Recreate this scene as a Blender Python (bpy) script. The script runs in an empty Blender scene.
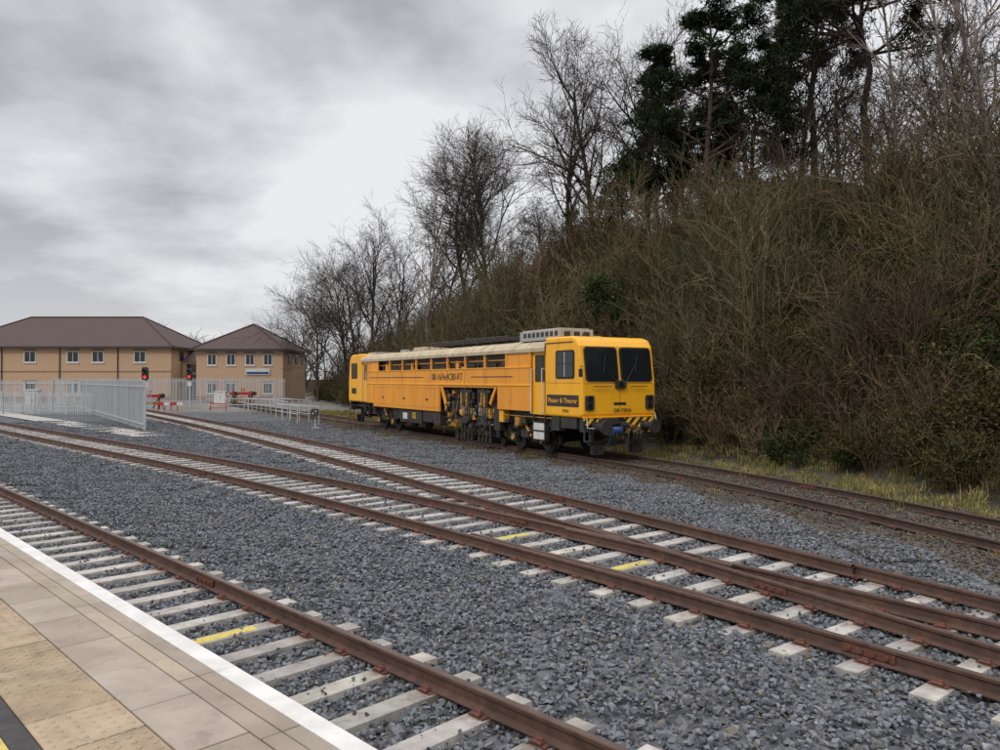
import bpy, math, random
import numpy as np
from mathutils import Vector, Matrix
random.seed(7); np.random.seed(7)
scene=bpy.context.scene
FPX=751.0; HZ=380.0; CAMZ=2.5
def P(px,Y): return (px-500)/FPX*Y
def ZT(py,Y): return CAMZ+(HZ-py)/FPX*Y

# ------------------------------------------------------------ materials
def nodes_of(m):
    m.use_nodes=True; nt=m.node_tree; nt.nodes.clear()
    out=nt.nodes.new('ShaderNodeOutputMaterial'); bs=nt.nodes.new('ShaderNodeBsdfPrincipled')
    nt.links.new(bs.outputs[0],out.inputs[0]); return nt,bs
def mixc(nt,fac,a,b,mode='MIX'):
    n=nt.nodes.new('ShaderNodeMix'); n.data_type='RGBA'; n.blend_type=mode
    for s,v in ((n.inputs[0],fac),(n.inputs[6],a),(n.inputs[7],b)):
        if hasattr(v,'is_output'): nt.links.new(v,s)
        elif isinstance(v,(int,float)): s.default_value=v if s.type=='VALUE' else (v,v,v,1)
        else: s.default_value=(*v,1)
    return n.outputs[2]
def noise(nt,scale,detail=6,rough=.6,vec=None,dist=0):
    n=nt.nodes.new('ShaderNodeTexNoise'); n.inputs['Scale'].default_value=scale
    n.inputs['Detail'].default_value=detail; n.inputs['Roughness'].default_value=rough
    n.inputs['Distortion'].default_value=dist
    if vec is not None: nt.links.new(vec,n.inputs['Vector'])
    return n.outputs[0]
def ramp(nt,val,lo,hi):
    n=nt.nodes.new('ShaderNodeMapRange'); nt.links.new(val,n.inputs[0])
    n.inputs[1].default_value=lo; n.inputs[2].default_value=hi; n.clamp=True
    return n.outputs[0]
def objc(nt,scale=None):
    t=nt.nodes.new('ShaderNodeTexCoord')
    if scale is None: return t.outputs['Object']
    m=nt.nodes.new('ShaderNodeMapping'); m.inputs['Scale'].default_value=scale
    nt.links.new(t.outputs['Object'],m.inputs[0]); return m.outputs[0]
def M(name,c1,c2=None,scale=5,rough=.8,bump=0,bscale=30,metal=0,tint=False,rnd=None,dirt=None,dscale=3,vscale=None,spec=.5,rr=None,stain=None):
    m=bpy.data.materials.new(name); nt,bs=nodes_of(m)
    v=objc(nt,vscale)
    if c2 is None: c2=tuple(x*.75 for x in c1)
    col=mixc(nt,ramp(nt,noise(nt,scale,3,.6,v),.35,.65),c1,c2)
    if dirt: col=mixc(nt,ramp(nt,noise(nt,dscale,6,.7,v),dirt[1],dirt[1]+.2),col,dirt[0])
    if tint:
        a=nt.nodes.new('ShaderNodeAttribute'); a.attribute_name='tint'
        col=mixc(nt,1.0,col,a.outputs['Color'],'MULTIPLY')
    if stain:
        a=nt.nodes.new('ShaderNodeAttribute'); a.attribute_name='stain'
        q=nt.nodes.new('ShaderNodeMath'); q.operation='MULTIPLY'; nt.links.new(a.outputs['Fac'],q.inputs[0]); nt.links.new(ramp(nt,noise(nt,14,4,.7,v),.25,.7),q.inputs[1])
        col=mixc(nt,q.outputs[0],col,stain)
    nt.links.new(col,bs.inputs['Base Color'])
    bs.inputs['Metallic'].default_value=metal
    bs.inputs['Specular IOR Level'].default_value=spec
    if rr:
        r=nt.nodes.new('ShaderNodeMapRange'); nt.links.new(noise(nt,4,4,.7,v),r.inputs[0]); r.inputs[1].default_value=.3;r.inputs[2].default_value=.7
        r.inputs[3].default_value=rr[0]; r.inputs[4].default_value=rr[1]; nt.links.new(r.outputs[0],bs.inputs['Roughness'])
    else: bs.inputs['Roughness'].default_value=rough
    if bump:
        b=nt.nodes.new('ShaderNodeBump'); b.inputs['Strength'].default_value=bump; b.inputs['Distance'].default_value=.02
        nt.links.new(noise(nt,bscale,4,.7,v),b.inputs['Height']); nt.links.new(b.outputs[0],bs.inputs['Normal'])
    return m
def flat(name,c,rnd=None,tint=False):
    m=bpy.data.materials.new(name); m.use_nodes=True; nt=m.node_tree; nt.nodes.clear()
    out=nt.nodes.new('ShaderNodeOutputMaterial'); bs=nt.nodes.new('ShaderNodeBsdfDiffuse'); nt.links.new(bs.outputs[0],out.inputs[0])
    col=c
    if rnd:
        oi=nt.nodes.new('ShaderNodeObjectInfo'); col=mixc(nt,oi.outputs['Random'],c,rnd)
    if tint:
        a=nt.nodes.new('ShaderNodeAttribute'); a.attribute_name='tint'; col=mixc(nt,1.0,col,a.outputs['Color'],'MULTIPLY')
    if hasattr(col,'is_output'): nt.links.new(col,bs.inputs[0])
    else: bs.inputs[0].default_value=(*col,1)
    return m
MT={}
MT['rust']=M('rail_rust',(.125,.066,.046),(.075,.042,.032),8,.75,.4,60,tint=True)
MT['rustold']=M('old_rail_rust',(.085,.05,.036),(.05,.034,.026),8,.85,.4,60,tint=True)
MT['railtop']=M('rail_head',(.18,.125,.10),(.115,.08,.065),3,.38,.15,80,metal=.4)
MT['conc']=M('sleeper_concrete',(.53,.50,.445),(.35,.33,.295),4,.9,.35,60,tint=True,dirt=((.15,.125,.10),.56),dscale=6,stain=(.14,.075,.05))
MT['wood']=M('sleeper_timber',(.075,.055,.04),(.04,.03,.024),6,.9,.5,30)
MT['clip']=M('rail_clip',(.17,.055,.035),(.085,.04,.03),20,.7)
MT['stone']=flat('ballast_stone',(.134,.141,.150),tint=True)
MT['stone2']=flat('old_ballast_stone',(.100,.090,.076),tint=True)
MT['slab']=M('paving_slab',(.41,.345,.275),(.31,.26,.205),2.2,.85,.35,70,tint=True,dirt=((.22,.185,.15),.58),dscale=5)
MT['tactile']=M('tactile_slab',(.42,.325,.215),(.31,.24,.16),6,.85,.4,70,tint=True,dirt=((.2,.165,.12),.56),dscale=7)
MT['white']=M('white_line_paint',(.74,.72,.69),(.62,.60,.56),5,.6,.2,60,dirt=((.35,.32,.28),.62),dscale=12)
MT['blackline']=M('black_line',(.035,.033,.032),(.06,.055,.05),9,.7)
MT['yline']=M('yellow_line',(.62,.50,.10),(.5,.40,.10),9,.7,dirt=((.35,.30,.2),.55),dscale=12)
MT['grout']=M('joint_sand',(.10,.085,.065),None,9,.95)
MT['yel']=M('cab_yellow_paint',(.92,.455,.016),(.84,.40,.018),1.3,.36,.05,8,dirt=((.44,.22,.035),.60),dscale=2.5,vscale=(1,1,.35),rr=(.28,.5))
MT['ora']=M('body_orange_paint',(.84,.345,.028),(.74,.29,.028),1.1,.42,.05,8,dirt=((.32,.16,.05),.58),dscale=2.2,vscale=(1,1,.35),rr=(.35,.6))
MT['cream']=M('roof_cream_paint',(.58,.49,.33),(.45,.37,.24),2,.6,.1,10,dirt=((.25,.20,.14),.56),dscale=3)
MT['blk']=M('black_steel',(.022,.021,.021),(.045,.04,.036),5,.55,.2,20,dirt=((.10,.06,.04),.64),dscale=6)
MT['grease']=M('greasy_steel',(.055,.048,.042),(.025,.022,.02),6,.5,.3,20,dirt=((.16,.08,.035),.58),dscale=5)
MT['dyel']=M('worn_yellow_steel',(.60,.31,.03),(.26,.14,.03),5,.5,.2,20,dirt=((.035,.028,.02),.52),dscale=6)
MT['grey']=M('grey_paint',(.40,.40,.38),(.30,.30,.28),3,.6)
MT['whitep']=M('white_plate',(.66,.66,.63),(.5,.5,.47),4,.5)
MT['blue']=M('blue_hose',(.03,.07,.2),(.02,.04,.11),5,.4)
MT['redp']=M('red_paint',(.55,.035,.025),(.4,.03,.02),5,.45)
MT['chrome']=M('piston_steel',(.5,.5,.5),(.35,.35,.35),5,.25,metal=1)
MT['galv']=M('galvanised_steel',(.50,.52,.54),(.40,.42,.44),6,.5,metal=.1,tint=True)
MT['seal']=M('window_rubber',(.02,.02,.02),None,5,.6)
MT['brick']=M('buff_brick',(.50,.335,.215),(.42,.28,.175),6,.9,.2,20)
MT['brickd']=M('brick_band',(.26,.15,.10),(.2,.12,.08),6,.9)
MT['roof']=M('roof_tiles',(.088,.058,.05),(.066,.044,.038),3,.85,.5,12,vscale=(1,1,6))
MT['frame']=M('window_frame',(.62,.62,.60),None,5,.5)
MT['bark']=M('bark_grey_brown',(.080,.064,.051),(.047,.038,.031),7,.95,.4,20)
MT['bark2']=flat('twig_brown',(.066,.051,.042))
MT['birch']=M('birch_bark',(.28,.235,.20),(.09,.072,.06),4,.8,.3,20,vscale=(1,1,3))
MT['birchtwig']=flat('birch_twig',(.088,.057,.048))
MT['pinebark']=M('pine_bark',(.10,.066,.05),(.055,.04,.033),5,.95,.6,14)
MT['pine']=flat('pine_needles',(.021,.032,.017),tint=True)
MT['ivy']=flat('ivy_leaves',(.028,.044,.017),tint=True)
MT['scrub']=flat('scrub_twigs',(.165,.132,.080),(.078,.077,.042))
MT['scrub2']=flat('scrub_twigs_red',(.130,.084,.054),(.070,.055,.035))
MT['scrub3']=flat('scrub_twigs_straw',(.25,.19,.105),(.15,.12,.065))
MT['dleaf']=flat('dry_leaves',(.070,.060,.027),(.036,.050,.018),tint=True)
MT['grassd']=flat('dry_grass',(.32,.255,.12),(.14,.15,.05),tint=True)
MT['stonewall']=M('stone_wall',(.13,.12,.095),(.075,.07,.058),3,.95,.8,6,dirt=((.05,.065,.028),.54),dscale=2)
MT['oldbrick']=M('old_brick',(.105,.058,.040),(.070,.045,.034),3,.95,.8,12,dirt=((.045,.048,.024),.50),dscale=1.2)
MT['path']=M('concrete_path',(.42,.40,.36),(.33,.31,.28),2,.9,.2,30)
def glassm():
    m=bpy.data.materials.new('dark_glass'); nt,bs=nodes_of(m)
    bs.inputs['Base Color'].default_value=(.012,.014,.016,1); bs.inputs['Roughness'].default_value=.07
    bs.inputs['Specular IOR Level'].default_value=.55
    return m
MT['glass']=glassm()
def emis(name,c,s):
    m=bpy.data.materials.new(name); nt,bs=nodes_of(m); bs.inputs['Base Color'].default_value=(*c,1)
    bs.inputs['Emission Color'].default_value=(*c,1); bs.inputs['Emission Strength'].default_value=s; return m
MT['redlamp']=emis('red_lamp',(1,.02,.02),4)
def hazard():
    m=bpy.data.materials.new('hazard_stripes'); nt,bs=nodes_of(m)
    t=nt.nodes.new('ShaderNodeTexCoord'); s=nt.nodes.new('ShaderNodeSeparateXYZ'); nt.links.new(t.outputs['Object'],s.inputs[0])
    a=nt.nodes.new('ShaderNodeMath'); a.operation='SUBTRACT'; nt.links.new(s.outputs[0],a.inputs[0]); nt.links.new(s.outputs[2],a.inputs[1])
    b=nt.nodes.new('ShaderNodeMath'); b.operation='MULTIPLY'; nt.links.new(a.outputs[0],b.inputs[0]); b.inputs[1].default_value=3.2
    c=nt.nodes.new('ShaderNodeMath'); c.operation='FRACT'; nt.links.new(b.outputs[0],c.inputs[0])
    d=nt.nodes.new('ShaderNodeMath'); d.operation='GREATER_THAN'; nt.links.new(c.outputs[0],d.inputs[0]); d.inputs[1].default_value=.5
    nt.links.new(mixc(nt,d.outputs[0],(.82,.45,.03),(.02,.02,.02)),bs.inputs['Base Color']); bs.inputs['Roughness'].default_value=.5
    return m
MT['haz']=hazard()

# ------------------------------------------------------------ mesh builder
class MB:
    def __init__(s): s.V=[];s.F=[];s.MI=[];s.T=[];s.S={}
    def add(s,vs,fs,mi=0,t=None):
        o=len(s.V); s.V.extend(vs)
        for f in fs: s.F.append(tuple(i+o for i in f)); s.MI.append(mi); s.T.append(t or (1,1,1))
        return o
    def box(s,c,sz,mi=0,rot=None,t=None,top=None):
        hx,hy,hz=sz[0]/2,sz[1]/2,sz[2]/2; tx,ty=(hx,hy) if top is None else (hx*top[0],hy*top[1])
        vs=[(-hx,-hy,-hz),(hx,-hy,-hz),(hx,hy,-hz),(-hx,hy,-hz),(-tx,-ty,hz),(tx,-ty,hz),(tx,ty,hz),(-tx,ty,hz)]
        if rot is not None: vs=[tuple(rot@Vector(v)) for v in vs]
        vs=[(v[0]+c[0],v[1]+c[1],v[2]+c[2]) for v in vs]
        s.add(vs,[(0,3,2,1),(4,5,6,7),(0,1,5,4),(1,2,6,5),(2,3,7,6),(3,0,4,7)],mi,t)
    def b2(s,x0,x1,y0,y1,z0,z1,mi=0,t=None): s.box(((x0+x1)/2,(y0+y1)/2,(z0+z1)/2),(abs(x1-x0),abs(y1-y0),abs(z1-z0)),mi,None,t)
    def cyl(s,p0,p1,r0,r1=None,n=8,mi=0,caps=True,t=None):
        if r1 is None: r1=r0
        ax,ay,az=p0; dx,dy,dz=p1[0]-ax,p1[1]-ay,p1[2]-az
        L=math.sqrt(dx*dx+dy*dy+dz*dz) or 1e-6; dx/=L;dy/=L;dz/=L
        if abs(dz)<.9: ux,uy,uz=dy,-dx,0.0
        else: ux,uy,uz=0.0,dz,-dy
        l=math.sqrt(ux*ux+uy*uy+uz*uz); ux/=l;uy/=l;uz/=l
        vx,vy,vz=dy*uz-dz*uy,dz*ux-dx*uz,dx*uy-dy*ux
        vs=[]
        for (px,py,pz,r) in ((ax,ay,az,r0),(p1[0],p1[1],p1[2],r1)):
            for i in range(n):
                a=2*math.pi*i/n; c=math.cos(a)*r; q=math.sin(a)*r
                vs.append((px+ux*c+vx*q,py+uy*c+vy*q,pz+uz*c+vz*q))
        fs=[(i,(i+1)%n,n+(i+1)%n,n+i) for i in range(n)]
        if caps: fs+= [tuple(range(n-1,-1,-1)),tuple(range(n,2*n))]
        s.add(vs,fs,mi,t)
    def rib(s,p,q,w0,w1,side,mi=0):
        s.add([(p.x-side.x*w0,p.y-side.y*w0,p.z-side.z*w0),(p.x+side.x*w0,p.y+side.y*w0,p.z+side.z*w0),(q.x+side.x*w1,q.y+side.y*w1,q.z+side.z*w1),(q.x-side.x*w1,q.y-side.y*w1,q.z-side.z*w1)],[(0,1,2,3)],mi)
    def prism(s,prof,o,ex,ey,ez,depth,mi=0,t=None):
        n=len(prof); o=Vector(o);ex=Vector(ex);ey=Vector(ey);ez=Vector(ez)
        vs=[tuple(o+ex*a+ey*b) for a,b in prof]+[tuple(o+ex*a+ey*b+ez*depth) for a,b in prof]
        s.add(vs,[tuple(range(n-1,-1,-1)),tuple(range(n,2*n))]+[(i,(i+1)%n,n+(i+1)%n,n+i) for i in range(n)],mi,t)
    def rrect(s,c,ex,ey,w,h,r,depth,mi=0):
        ex=Vector(ex).normalized();ey=Vector(ey).normalized();ez=ex.cross(ey)
        pr=[]
        for cx,cy,a0 in ((w/2-r,h/2-r,0),(-w/2+r,h/2-r,90),(-w/2+r,-h/2+r,180),(w/2-r,-h/2+r,270)):
            for k in range(5):
                a=math.radians(a0+k*22.5); pr.append((cx+r*math.cos(a),cy+r*math.sin(a)))
        s.prism(pr,c,ex,ey,ez,depth,mi)
    def path(s,pts,r,n=6,mi=0):
        for a,b in zip(pts[:-1],pts[1:]): s.cyl(a,b,r,r,n,mi)
    def build(s,name,mats,parent=None,smooth=False,bevel=0,seg=2,link=True):
        me=bpy.data.meshes.new(name); me.from_pydata(s.V,[],s.F); 
        for m in mats: me.materials.append(MT[m])
        me.polygons.foreach_set('material_index',s.MI)
        at=me.attributes.new('tint','FLOAT_COLOR','FACE')
        arr=np.ones((len(s.F),4),dtype=np.float32); arr[:,:3]=np.array(s.T,dtype=np.float32).reshape(-1,3); at.data.foreach_set('color',arr.ravel())
        if s.S:
            st=np.zeros(len(s.V),dtype=np.float32)
            for k,v in s.S.items(): st[k]=v
            a2=me.attributes.new('stain','FLOAT','POINT'); a2.data.foreach_set('value',st)
        if smooth: me.polygons.foreach_set('use_smooth',[True]*len(s.F))
        me.update()
        ob=bpy.data.objects.new(name,me)
        if link: scene.collection.objects.link(ob)
        if parent: ob.parent=parent
        if bevel:
            b=ob.modifiers.new('bevel','BEVEL'); b.width=bevel; b.segments=seg; b.limit_method='ANGLE'; b.angle_limit=math.radians(40)
        return ob
def empty(name,loc=(0,0,0),rz=0):
    e=bpy.data.objects.new(name,None); e.location=loc; e.rotation_euler=(0,0,rz); e.empty_display_size=.5
    scene.collection.objects.link(e); return e
def gtint(a=.8,b=1.15):
    v=random.uniform(a,b); return (v,v*random.uniform(.97,1.02),v*random.uniform(.94,1.04))

# ------------------------------------------------------------ track geometry
R2=math.sqrt(.5)
def sn(s,n): return ((s+n)*R2,(n-s)*R2)
def resample(pts,step):
    p=np.array(pts,float); d=np.r_[0,np.cumsum(np.hypot(*(p[1:]-p[:-1]).T))]
    t=np.arange(0,d[-1],step); q=np.c_[np.interp(t,d,p[:,0]),np.interp(t,d,p[:,1])]
    return q
def tang(q):
    t=np.gradient(q,axis=0); t/=np.linalg.norm(t,axis=1)[:,None]; return t
def offset(q,o):
    t=tang(q); return q+np.c_[-t[:,1],t[:,0]]*o
G=.835
sA=np.arange(-70,16,.5); railA=np.array([sn(s,4.2) for s in sA])
cA=offset(railA,-G)
sB=np.arange(-70,13,.5)
B2=np.array([sn(s,9.0-(.0029*(s+25)**2 if s>-25 else 0)) for s in sB]); cB=offset(B2,G)
cp=np.polyfit([-70,-58.2,-44,-30,-20,-13,-4.6,-2,4],[24.6,22.4,20.0,17.2,14.85,13.0,10.8,10.1,8.45],3)
sC=np.arange(-70,13,.5)
def c1n(s):
    if s<=3: return np.polyval(cp,s)
    return np.polyval(cp,3)+(s-3)*-.2
C1=np.array([sn(s,c1n(s)) for s in sC]); cC=offset(C1,-G)
def catmull(pts,k=12):
    pts=[np.array(p,float) for p in pts]; pts=[2*pts[0]-pts[1]]+pts+[2*pts[-1]-pts[-2]]; out=[]
    for i in range(1,len(pts)-2):
        for j in range(k):
            t=j/k; a,b,c,d=pts[i-1:i+3]
            out.append(.5*((2*b)+(-a+c)*t+(2*a-5*b+4*c-d)*t*t+(-a+3*b-3*c+d)*t**3))
    out.append(pts[-2]); return np.array(out)
D=catmull([(-44.8,108.5),(-27.8,79),(-17.8,61.75),(-7.4,43.73),(-1.8,34.03),(3.85,24.25),(6.45,18.4),(8.35,12.6),(9.75,7.5),(11,1),(12,-8),(12.4,-16)])
cA=resample(cA,.65);cB=resample(cB,.65);cC=resample(cC,.65);cD=resample(D,.7)
tD=tang(cD); nD=np.c_[-tD[:,1],tD[:,0]]
def qdist(x,y):
    x=np.atleast_1d(x).astype(float);y=np.atleast_1d(y).astype(float); out=np.empty(len(x))
    for i in range(0,len(x),4000):
        dx=x[i:i+4000,None]-cD[None,:,0]; dy=y[i:i+4000,None]-cD[None,:,1]
        k=np.argmin(dx*dx+dy*dy,axis=1); r=np.arange(len(k))
        d=np.hypot(dx[r,k],dy[r,k]); sg=np.sign(dx[r,k]*nD[k,0]+dy[r,k]*nD[k,1]); out[i:i+4000]=d*sg
    return out
trk=np.vstack([cA,cB,cC])
def tdist(x,y):
    out=np.empty(len(x))
    for i in range(0,len(x),4000):
        d=(x[i:i+4000,None]-trk[None,:,0])**2+(y[i:i+4000,None]-trk[None,:,1])**2
        out[i:i+4000]=np.sqrt(d.min(axis=1))
    return out
def sm(t): t=np.clip(t,0,1); return t*t*(3-2*t)
def terrain(x,y):
    x=np.atleast_1d(x).astype(float);y=np.atleast_1d(y).astype(float)
    q=qdist(x,y); a=-.5*x+.866*y
    q0=2.9+np.clip(a-45,0,200)*.2
    H=np.interp(a,[-10,10,22,39,52,68,95,140],[7.2,7.9,9.2,9.6,7.8,5.2,3.8,2.5])
    t=(q-q0)/11.5
    bank=H*(.65*sm(t)+.35*np.clip(t,0,1))
    lump=(np.sin(x*.9+y*.4)+np.sin(y*1.3-x*.5)+np.sin(x*.37-y*.61+2))*.16*np.clip(t*2,0,1)
    td=tdist(x,y)
    sh=.055*sm((td-1.4)/.8)*sm((-q-1.0)/1.5)
    wob=.018*(np.sin(x*1.7+y*.8)+np.sin(y*2.3-x*1.1))*sm((td-1.3)/.6)
    old_=.045*sm((q+2.2)/1.0)
    z=-.235+sh+wob+old_+bank+lump
    return z,q,td
def hz(x,y): return float(terrain(x,y)[0][0])

# ground sheet
def axis(lo,hi,st,far):
    a=list(np.arange(lo,hi+.01,st)); k=st
    l=lo; left=[]
    while l>-far: k*=1.6; l-=k; left.append(l)
    k=st; r=hi; right=[]
    while r<far: k*=1.6; r+=k; right.append(r)
    return np.array(left[::-1]+a+right)
xs=axis(-62,42,.6,2500); ys=axis(-14,112,.6,2500)
XX,YY=np.meshgrid(xs,ys); x=XX.ravel(); y=YY.ravel(); z,q,td=terrain(x,y)
far=np.maximum(np.abs(x),np.abs(y))
z=np.where(far>400,-.235+(z+.235)*.3,z)
nx,ny=len(xs),len(ys)
me=bpy.data.meshes.new('ground'); idx=np.arange(nx*ny).reshape(ny,nx)
quads=np.stack([idx[:-1,:-1],idx[:-1,1:],idx[1:,1:],idx[1:,:-1]],-1).reshape(-1,4)
me.from_pydata(np.c_[x,y,z].tolist(),[],quads.tolist())
at=me.attributes.new('zone','FLOAT_COLOR','POINT')
nzz=.5*(np.sin(x*.8+y*1.1)+np.sin(x*1.9-y*.7))
a_=-.5*x+.866*y; q0=2.9+np.clip(a_-45,0,200)*.2
litter=sm((q-q0+.2+nzz*.4)/1.0)
grass=sm((q-1.7+nzz*.5)/.8)*(1-litter)*(y<60)
old=sm((q+2.6+nzz*.5)/1.4)*(1-grass)*(1-litter)
yard=sm((y-60-(x+20)*.05)/6)*(1-litter)
grassfar=((y>112)|(x<-75)|(y<-14))*1.0
grass=np.maximum(grass,grassfar*(1-litter))
col=np.c_[np.maximum(litter,0),grass,old,yard].astype(np.float32)
at.data.foreach_set('color',col.ravel())
me.polygons.foreach_set('use_smooth',[True]*len(quads))
gm=bpy.data.materials.new('ground_mixed'); nt,bs=nodes_of(gm); v=objc(nt)
att=nt.nodes.new('ShaderNodeAttribute'); att.attribute_name='zone'
sep=nt.nodes.new('ShaderNodeSeparateColor'); nt.links.new(att.outputs['Color'],sep.inputs[0])
vo=nt.nodes.new('ShaderNodeTexVoronoi'); vo.inputs['Scale'].default_value=14; nt.links.new(v,vo.inputs['Vector'])
vs=nt.nodes.new('ShaderNodeSeparateColor'); nt.links.new(vo.outputs['Color'],vs.inputs[0])
c=mixc(nt,vs.outputs[0],(.07,.075,.08),(.18,.188,.198))
c=mixc(nt,ramp(nt,noise(nt,.35,4,.6,v),.4,.65),c,mixc(nt,1.0,c,(.85,.82,.78),'MULTIPLY'))
o=mixc(nt,vs.outputs[1],(.055,.047,.036),(.13,.115,.09)); c=mixc(nt,sep.outputs[2],c,o)
yd=mixc(nt,ramp(nt,noise(nt,.5,4,.6,v),.35,.65),(.24,.23,.205),(.15,.14,.125)); c=mixc(nt,att.outputs['Alpha'],c,yd)
gr=mixc(nt,ramp(nt,noise(nt,2.5,5,.7,v),.35,.62),(.085,.082,.036),(.15,.12,.065)); c=mixc(nt,sep.outputs[1],c,gr)
li=mixc(nt,ramp(nt,noise(nt,1.5,5,.7,v),.35,.65),(.026,.021,.014),(.048,.038,.024)); c=mixc(nt,sep.outputs[0],c,li)
nt.links.new(c,bs.inputs['Base Color']); bs.inputs['Roughness'].default_value=.95; bs.inputs['Specular IOR Level'].default_value=.05
bp=nt.nodes.new('ShaderNodeBump'); bp.inputs['Strength'].default_value=.8; bp.inputs['Distance'].default_value=.03
nt.links.new(vo.outputs['Distance'],bp.inputs['Height']); bp.invert=True; nt.links.new(bp.outputs[0],bs.inputs['Normal'])
me.materials.append(gm); me.update()
go=bpy.data.objects.new('ground',me); scene.collection.objects.link(go)

# ------------------------------------------------------------ instancing
def instancer(name,pts,rz,sc,idx,coll):
    me=bpy.data.meshes.new(name); me.from_pydata(pts,[],[])
    for nm,ty,va in (('rz','FLOAT',rz),('sc','FLOAT',sc),('idx','INT',idx)):
        a=me.attributes.new(nm,ty,'POINT'); a.data.foreach_set('value',va)
    ob=bpy.data.objects.new(name,me); scene.collection.objects.link(ob)
    ng=bpy.data.node_groups.new(name+'_nodes','GeometryNodeTree')
    ng.interface.new_socket('Geometry',in_out='INPUT',socket_type='NodeSocketGeometry')
    ng.interface.new_socket('Geometry',in_out='OUTPUT',socket_type='NodeSocketGeometry')
    gi=ng.nodes.new('NodeGroupInput'); g2=ng.nodes.new('NodeGroupOutput'); ip=ng.nodes.new('GeometryNodeInstanceOnPoints')
    ci=ng.nodes.new('GeometryNodeCollectionInfo'); ci.inputs['Collection'].default_value=coll
    ci.inputs['Separate Children'].default_value=True; ci.inputs['Reset Children'].default_value=True
    L=ng.links
    def na(nm,ty):
        n=ng.nodes.new('GeometryNodeInputNamedAttribute'); n.data_type=ty; n.inputs['Name'].default_value=nm
        return next(o for o in n.outputs if o.enabled and o.name=='Attribute')
    cx=ng.nodes.new('ShaderNodeCombineXYZ'); L.new(na('rz','FLOAT'),cx.inputs[2])
    L.new(gi.outputs[0],ip.inputs['Points']); L.new(ci.outputs[0],ip.inputs['Instance']); ip.inputs['Pick Instance'].default_value=True
    L.new(na('idx','INT'),ip.inputs['Instance Index']); L.new(cx.outputs[0],ip.inputs['Rotation']); L.new(na('sc','FLOAT'),ip.inputs['Scale'])
    L.new(ip.outputs[0],g2.inputs[0])
    m=ob.modifiers.new('scatter','NODES'); m.node_group=ng
    return ob
def coll_of(name,obs):
    c=bpy.data.collections.new(name)
    for o in obs: c.objects.link(o)
    return c
import bmesh
def stone_shapes(n):
    out=[]
    for i in range(n):
        bm=bmesh.new()
        e=(random.uniform(.75,1.25),random.uniform(.6,1.0),random.uniform(.45,.8))
        for k in range(10):
            v=Vector((random.gauss(0,1),random.gauss(0,1),random.gauss(0,1))).normalized()*random.uniform(.85,1.05)
            bm.verts.new((v.x*e[0],v.y*e[1],v.z*e[2]))
        r=bmesh.ops.convex_hull(bm,input=bm.verts)
        bmesh.ops.delete(bm,geom=[g for g in r['geom_interior'] if isinstance(g,bmesh.types.BMVert)],context='VERTS')
        bm.verts.index_update(); bm.verts.ensure_lookup_table()
        out.append(([v.co.copy() for v in bm.verts],[tuple(v.index for v in f.verts) for f in bm.faces])); bm.free()
    return out
shapes=stone_shapes(16)
def tile(name,mat,n,r,size=1.0,zlo=-.012,zhi=.03,brown=.05,loose=.02):
    mb=MB()
    for i in range(n):
        vs,fs=random.choice(shapes); rad=r*random.uniform(.55,1.45)
        R=Matrix.Rotation(random.uniform(0,6.28),3,'Z')@Matrix.Rotation(random.gauss(0,.6),3,'X')
        cx,cy=random.uniform(-size/2,size/2),random.uniform(-size/2,size/2); cz=random.uniform(zlo,zhi)
        if random.random()<loose: cz=.066; rad*=.8
        g=random.uniform(.5,1.65); t=(g,g,g*1.02)
        if random.random()<brown: t=(g*1.2,g*1.02,g*.84)
        if random.random()<.015: t=(g*1.6,g*1.58,g*1.5)
        mb.add([tuple(R@(v*rad)+Vector((cx,cy,cz))) for v in vs],fs,0,t)
    return mb.build(name,[mat],link=False)
tiles=[tile('ballast_patch',"stone",560,.033,brown=.09) for _ in range(6)]
tiles2=[tile('old_ballast_patch','stone2',560,.025,brown=.3,loose=0) for _ in range(3)]
gx,gy=np.meshgrid(np.arange(-42,30,1.0),np.arange(1.5,48,1.0)); gx=gx.ravel()+.0;gy=gy.ravel()
z,q,td=terrain(gx,gy); n_=(gx+gy)*R2
ok=(np.abs(gx)<.76*gy+3.5)&(n_>2.4)&(q<2.4)
k1=ok&(q<-2.2); k2=ok&(q>=-2.8)
def scat(name,k,coll,nv,dz):
    xx,yy,zz=gx[k],gy[k],z[k]+dz; N=len(xx); print(name,N)
    instancer(name,np.c_[xx,yy,zz].tolist(),(np.random.randint(0,4,N)*math.pi/2).tolist(),[1.04]*N,np.random.randint(0,nv,N).tolist(),coll)
scat('ballast_gravel',k1,coll_of('ballast_tiles',tiles),6,.012)
scat('old_ballast_gravel',k2,coll_of('old_ballast_tiles',tiles2),3,.0)

# ------------------------------------------------------------ rails & sleepers
prof=[(-.07,-.159),(.07,-.159),(.07,-.148),(.012,-.125),(.010,-.045),(.034,-.036),(.036,-.008),(.028,0),(-.028,0),(-.036,-.008),(-.034,-.036),(-.010,-.045),(-.012,-.125),(-.07,-.148)]
def sweep(mb,line,zo=0):
    t=tang(line); nn=np.c_[-t[:,1],t[:,0]]; n=len(prof); o=len(mb.V)
    for p,m in zip(line,nn):
        for a,b in prof: mb.V.append((p[0]+m[0]*a,p[1]+m[1]*a,b+zo))
    for i in range(len(line)-1):
        tt=gtint(.85,1.1)
        for j in range(n):
            k=(j+1)%n; mb.F.append((o+i*n+j,o+(i+1)*n+j,o+(i+1)*n+k,o+i*n+k)); mb.MI.append(1 if j==7 else 0); mb.T.append(tt)
def rotz(d): return Matrix(((d[0],-d[1],0),(d[1],d[0],0),(0,0,1)))
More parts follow.
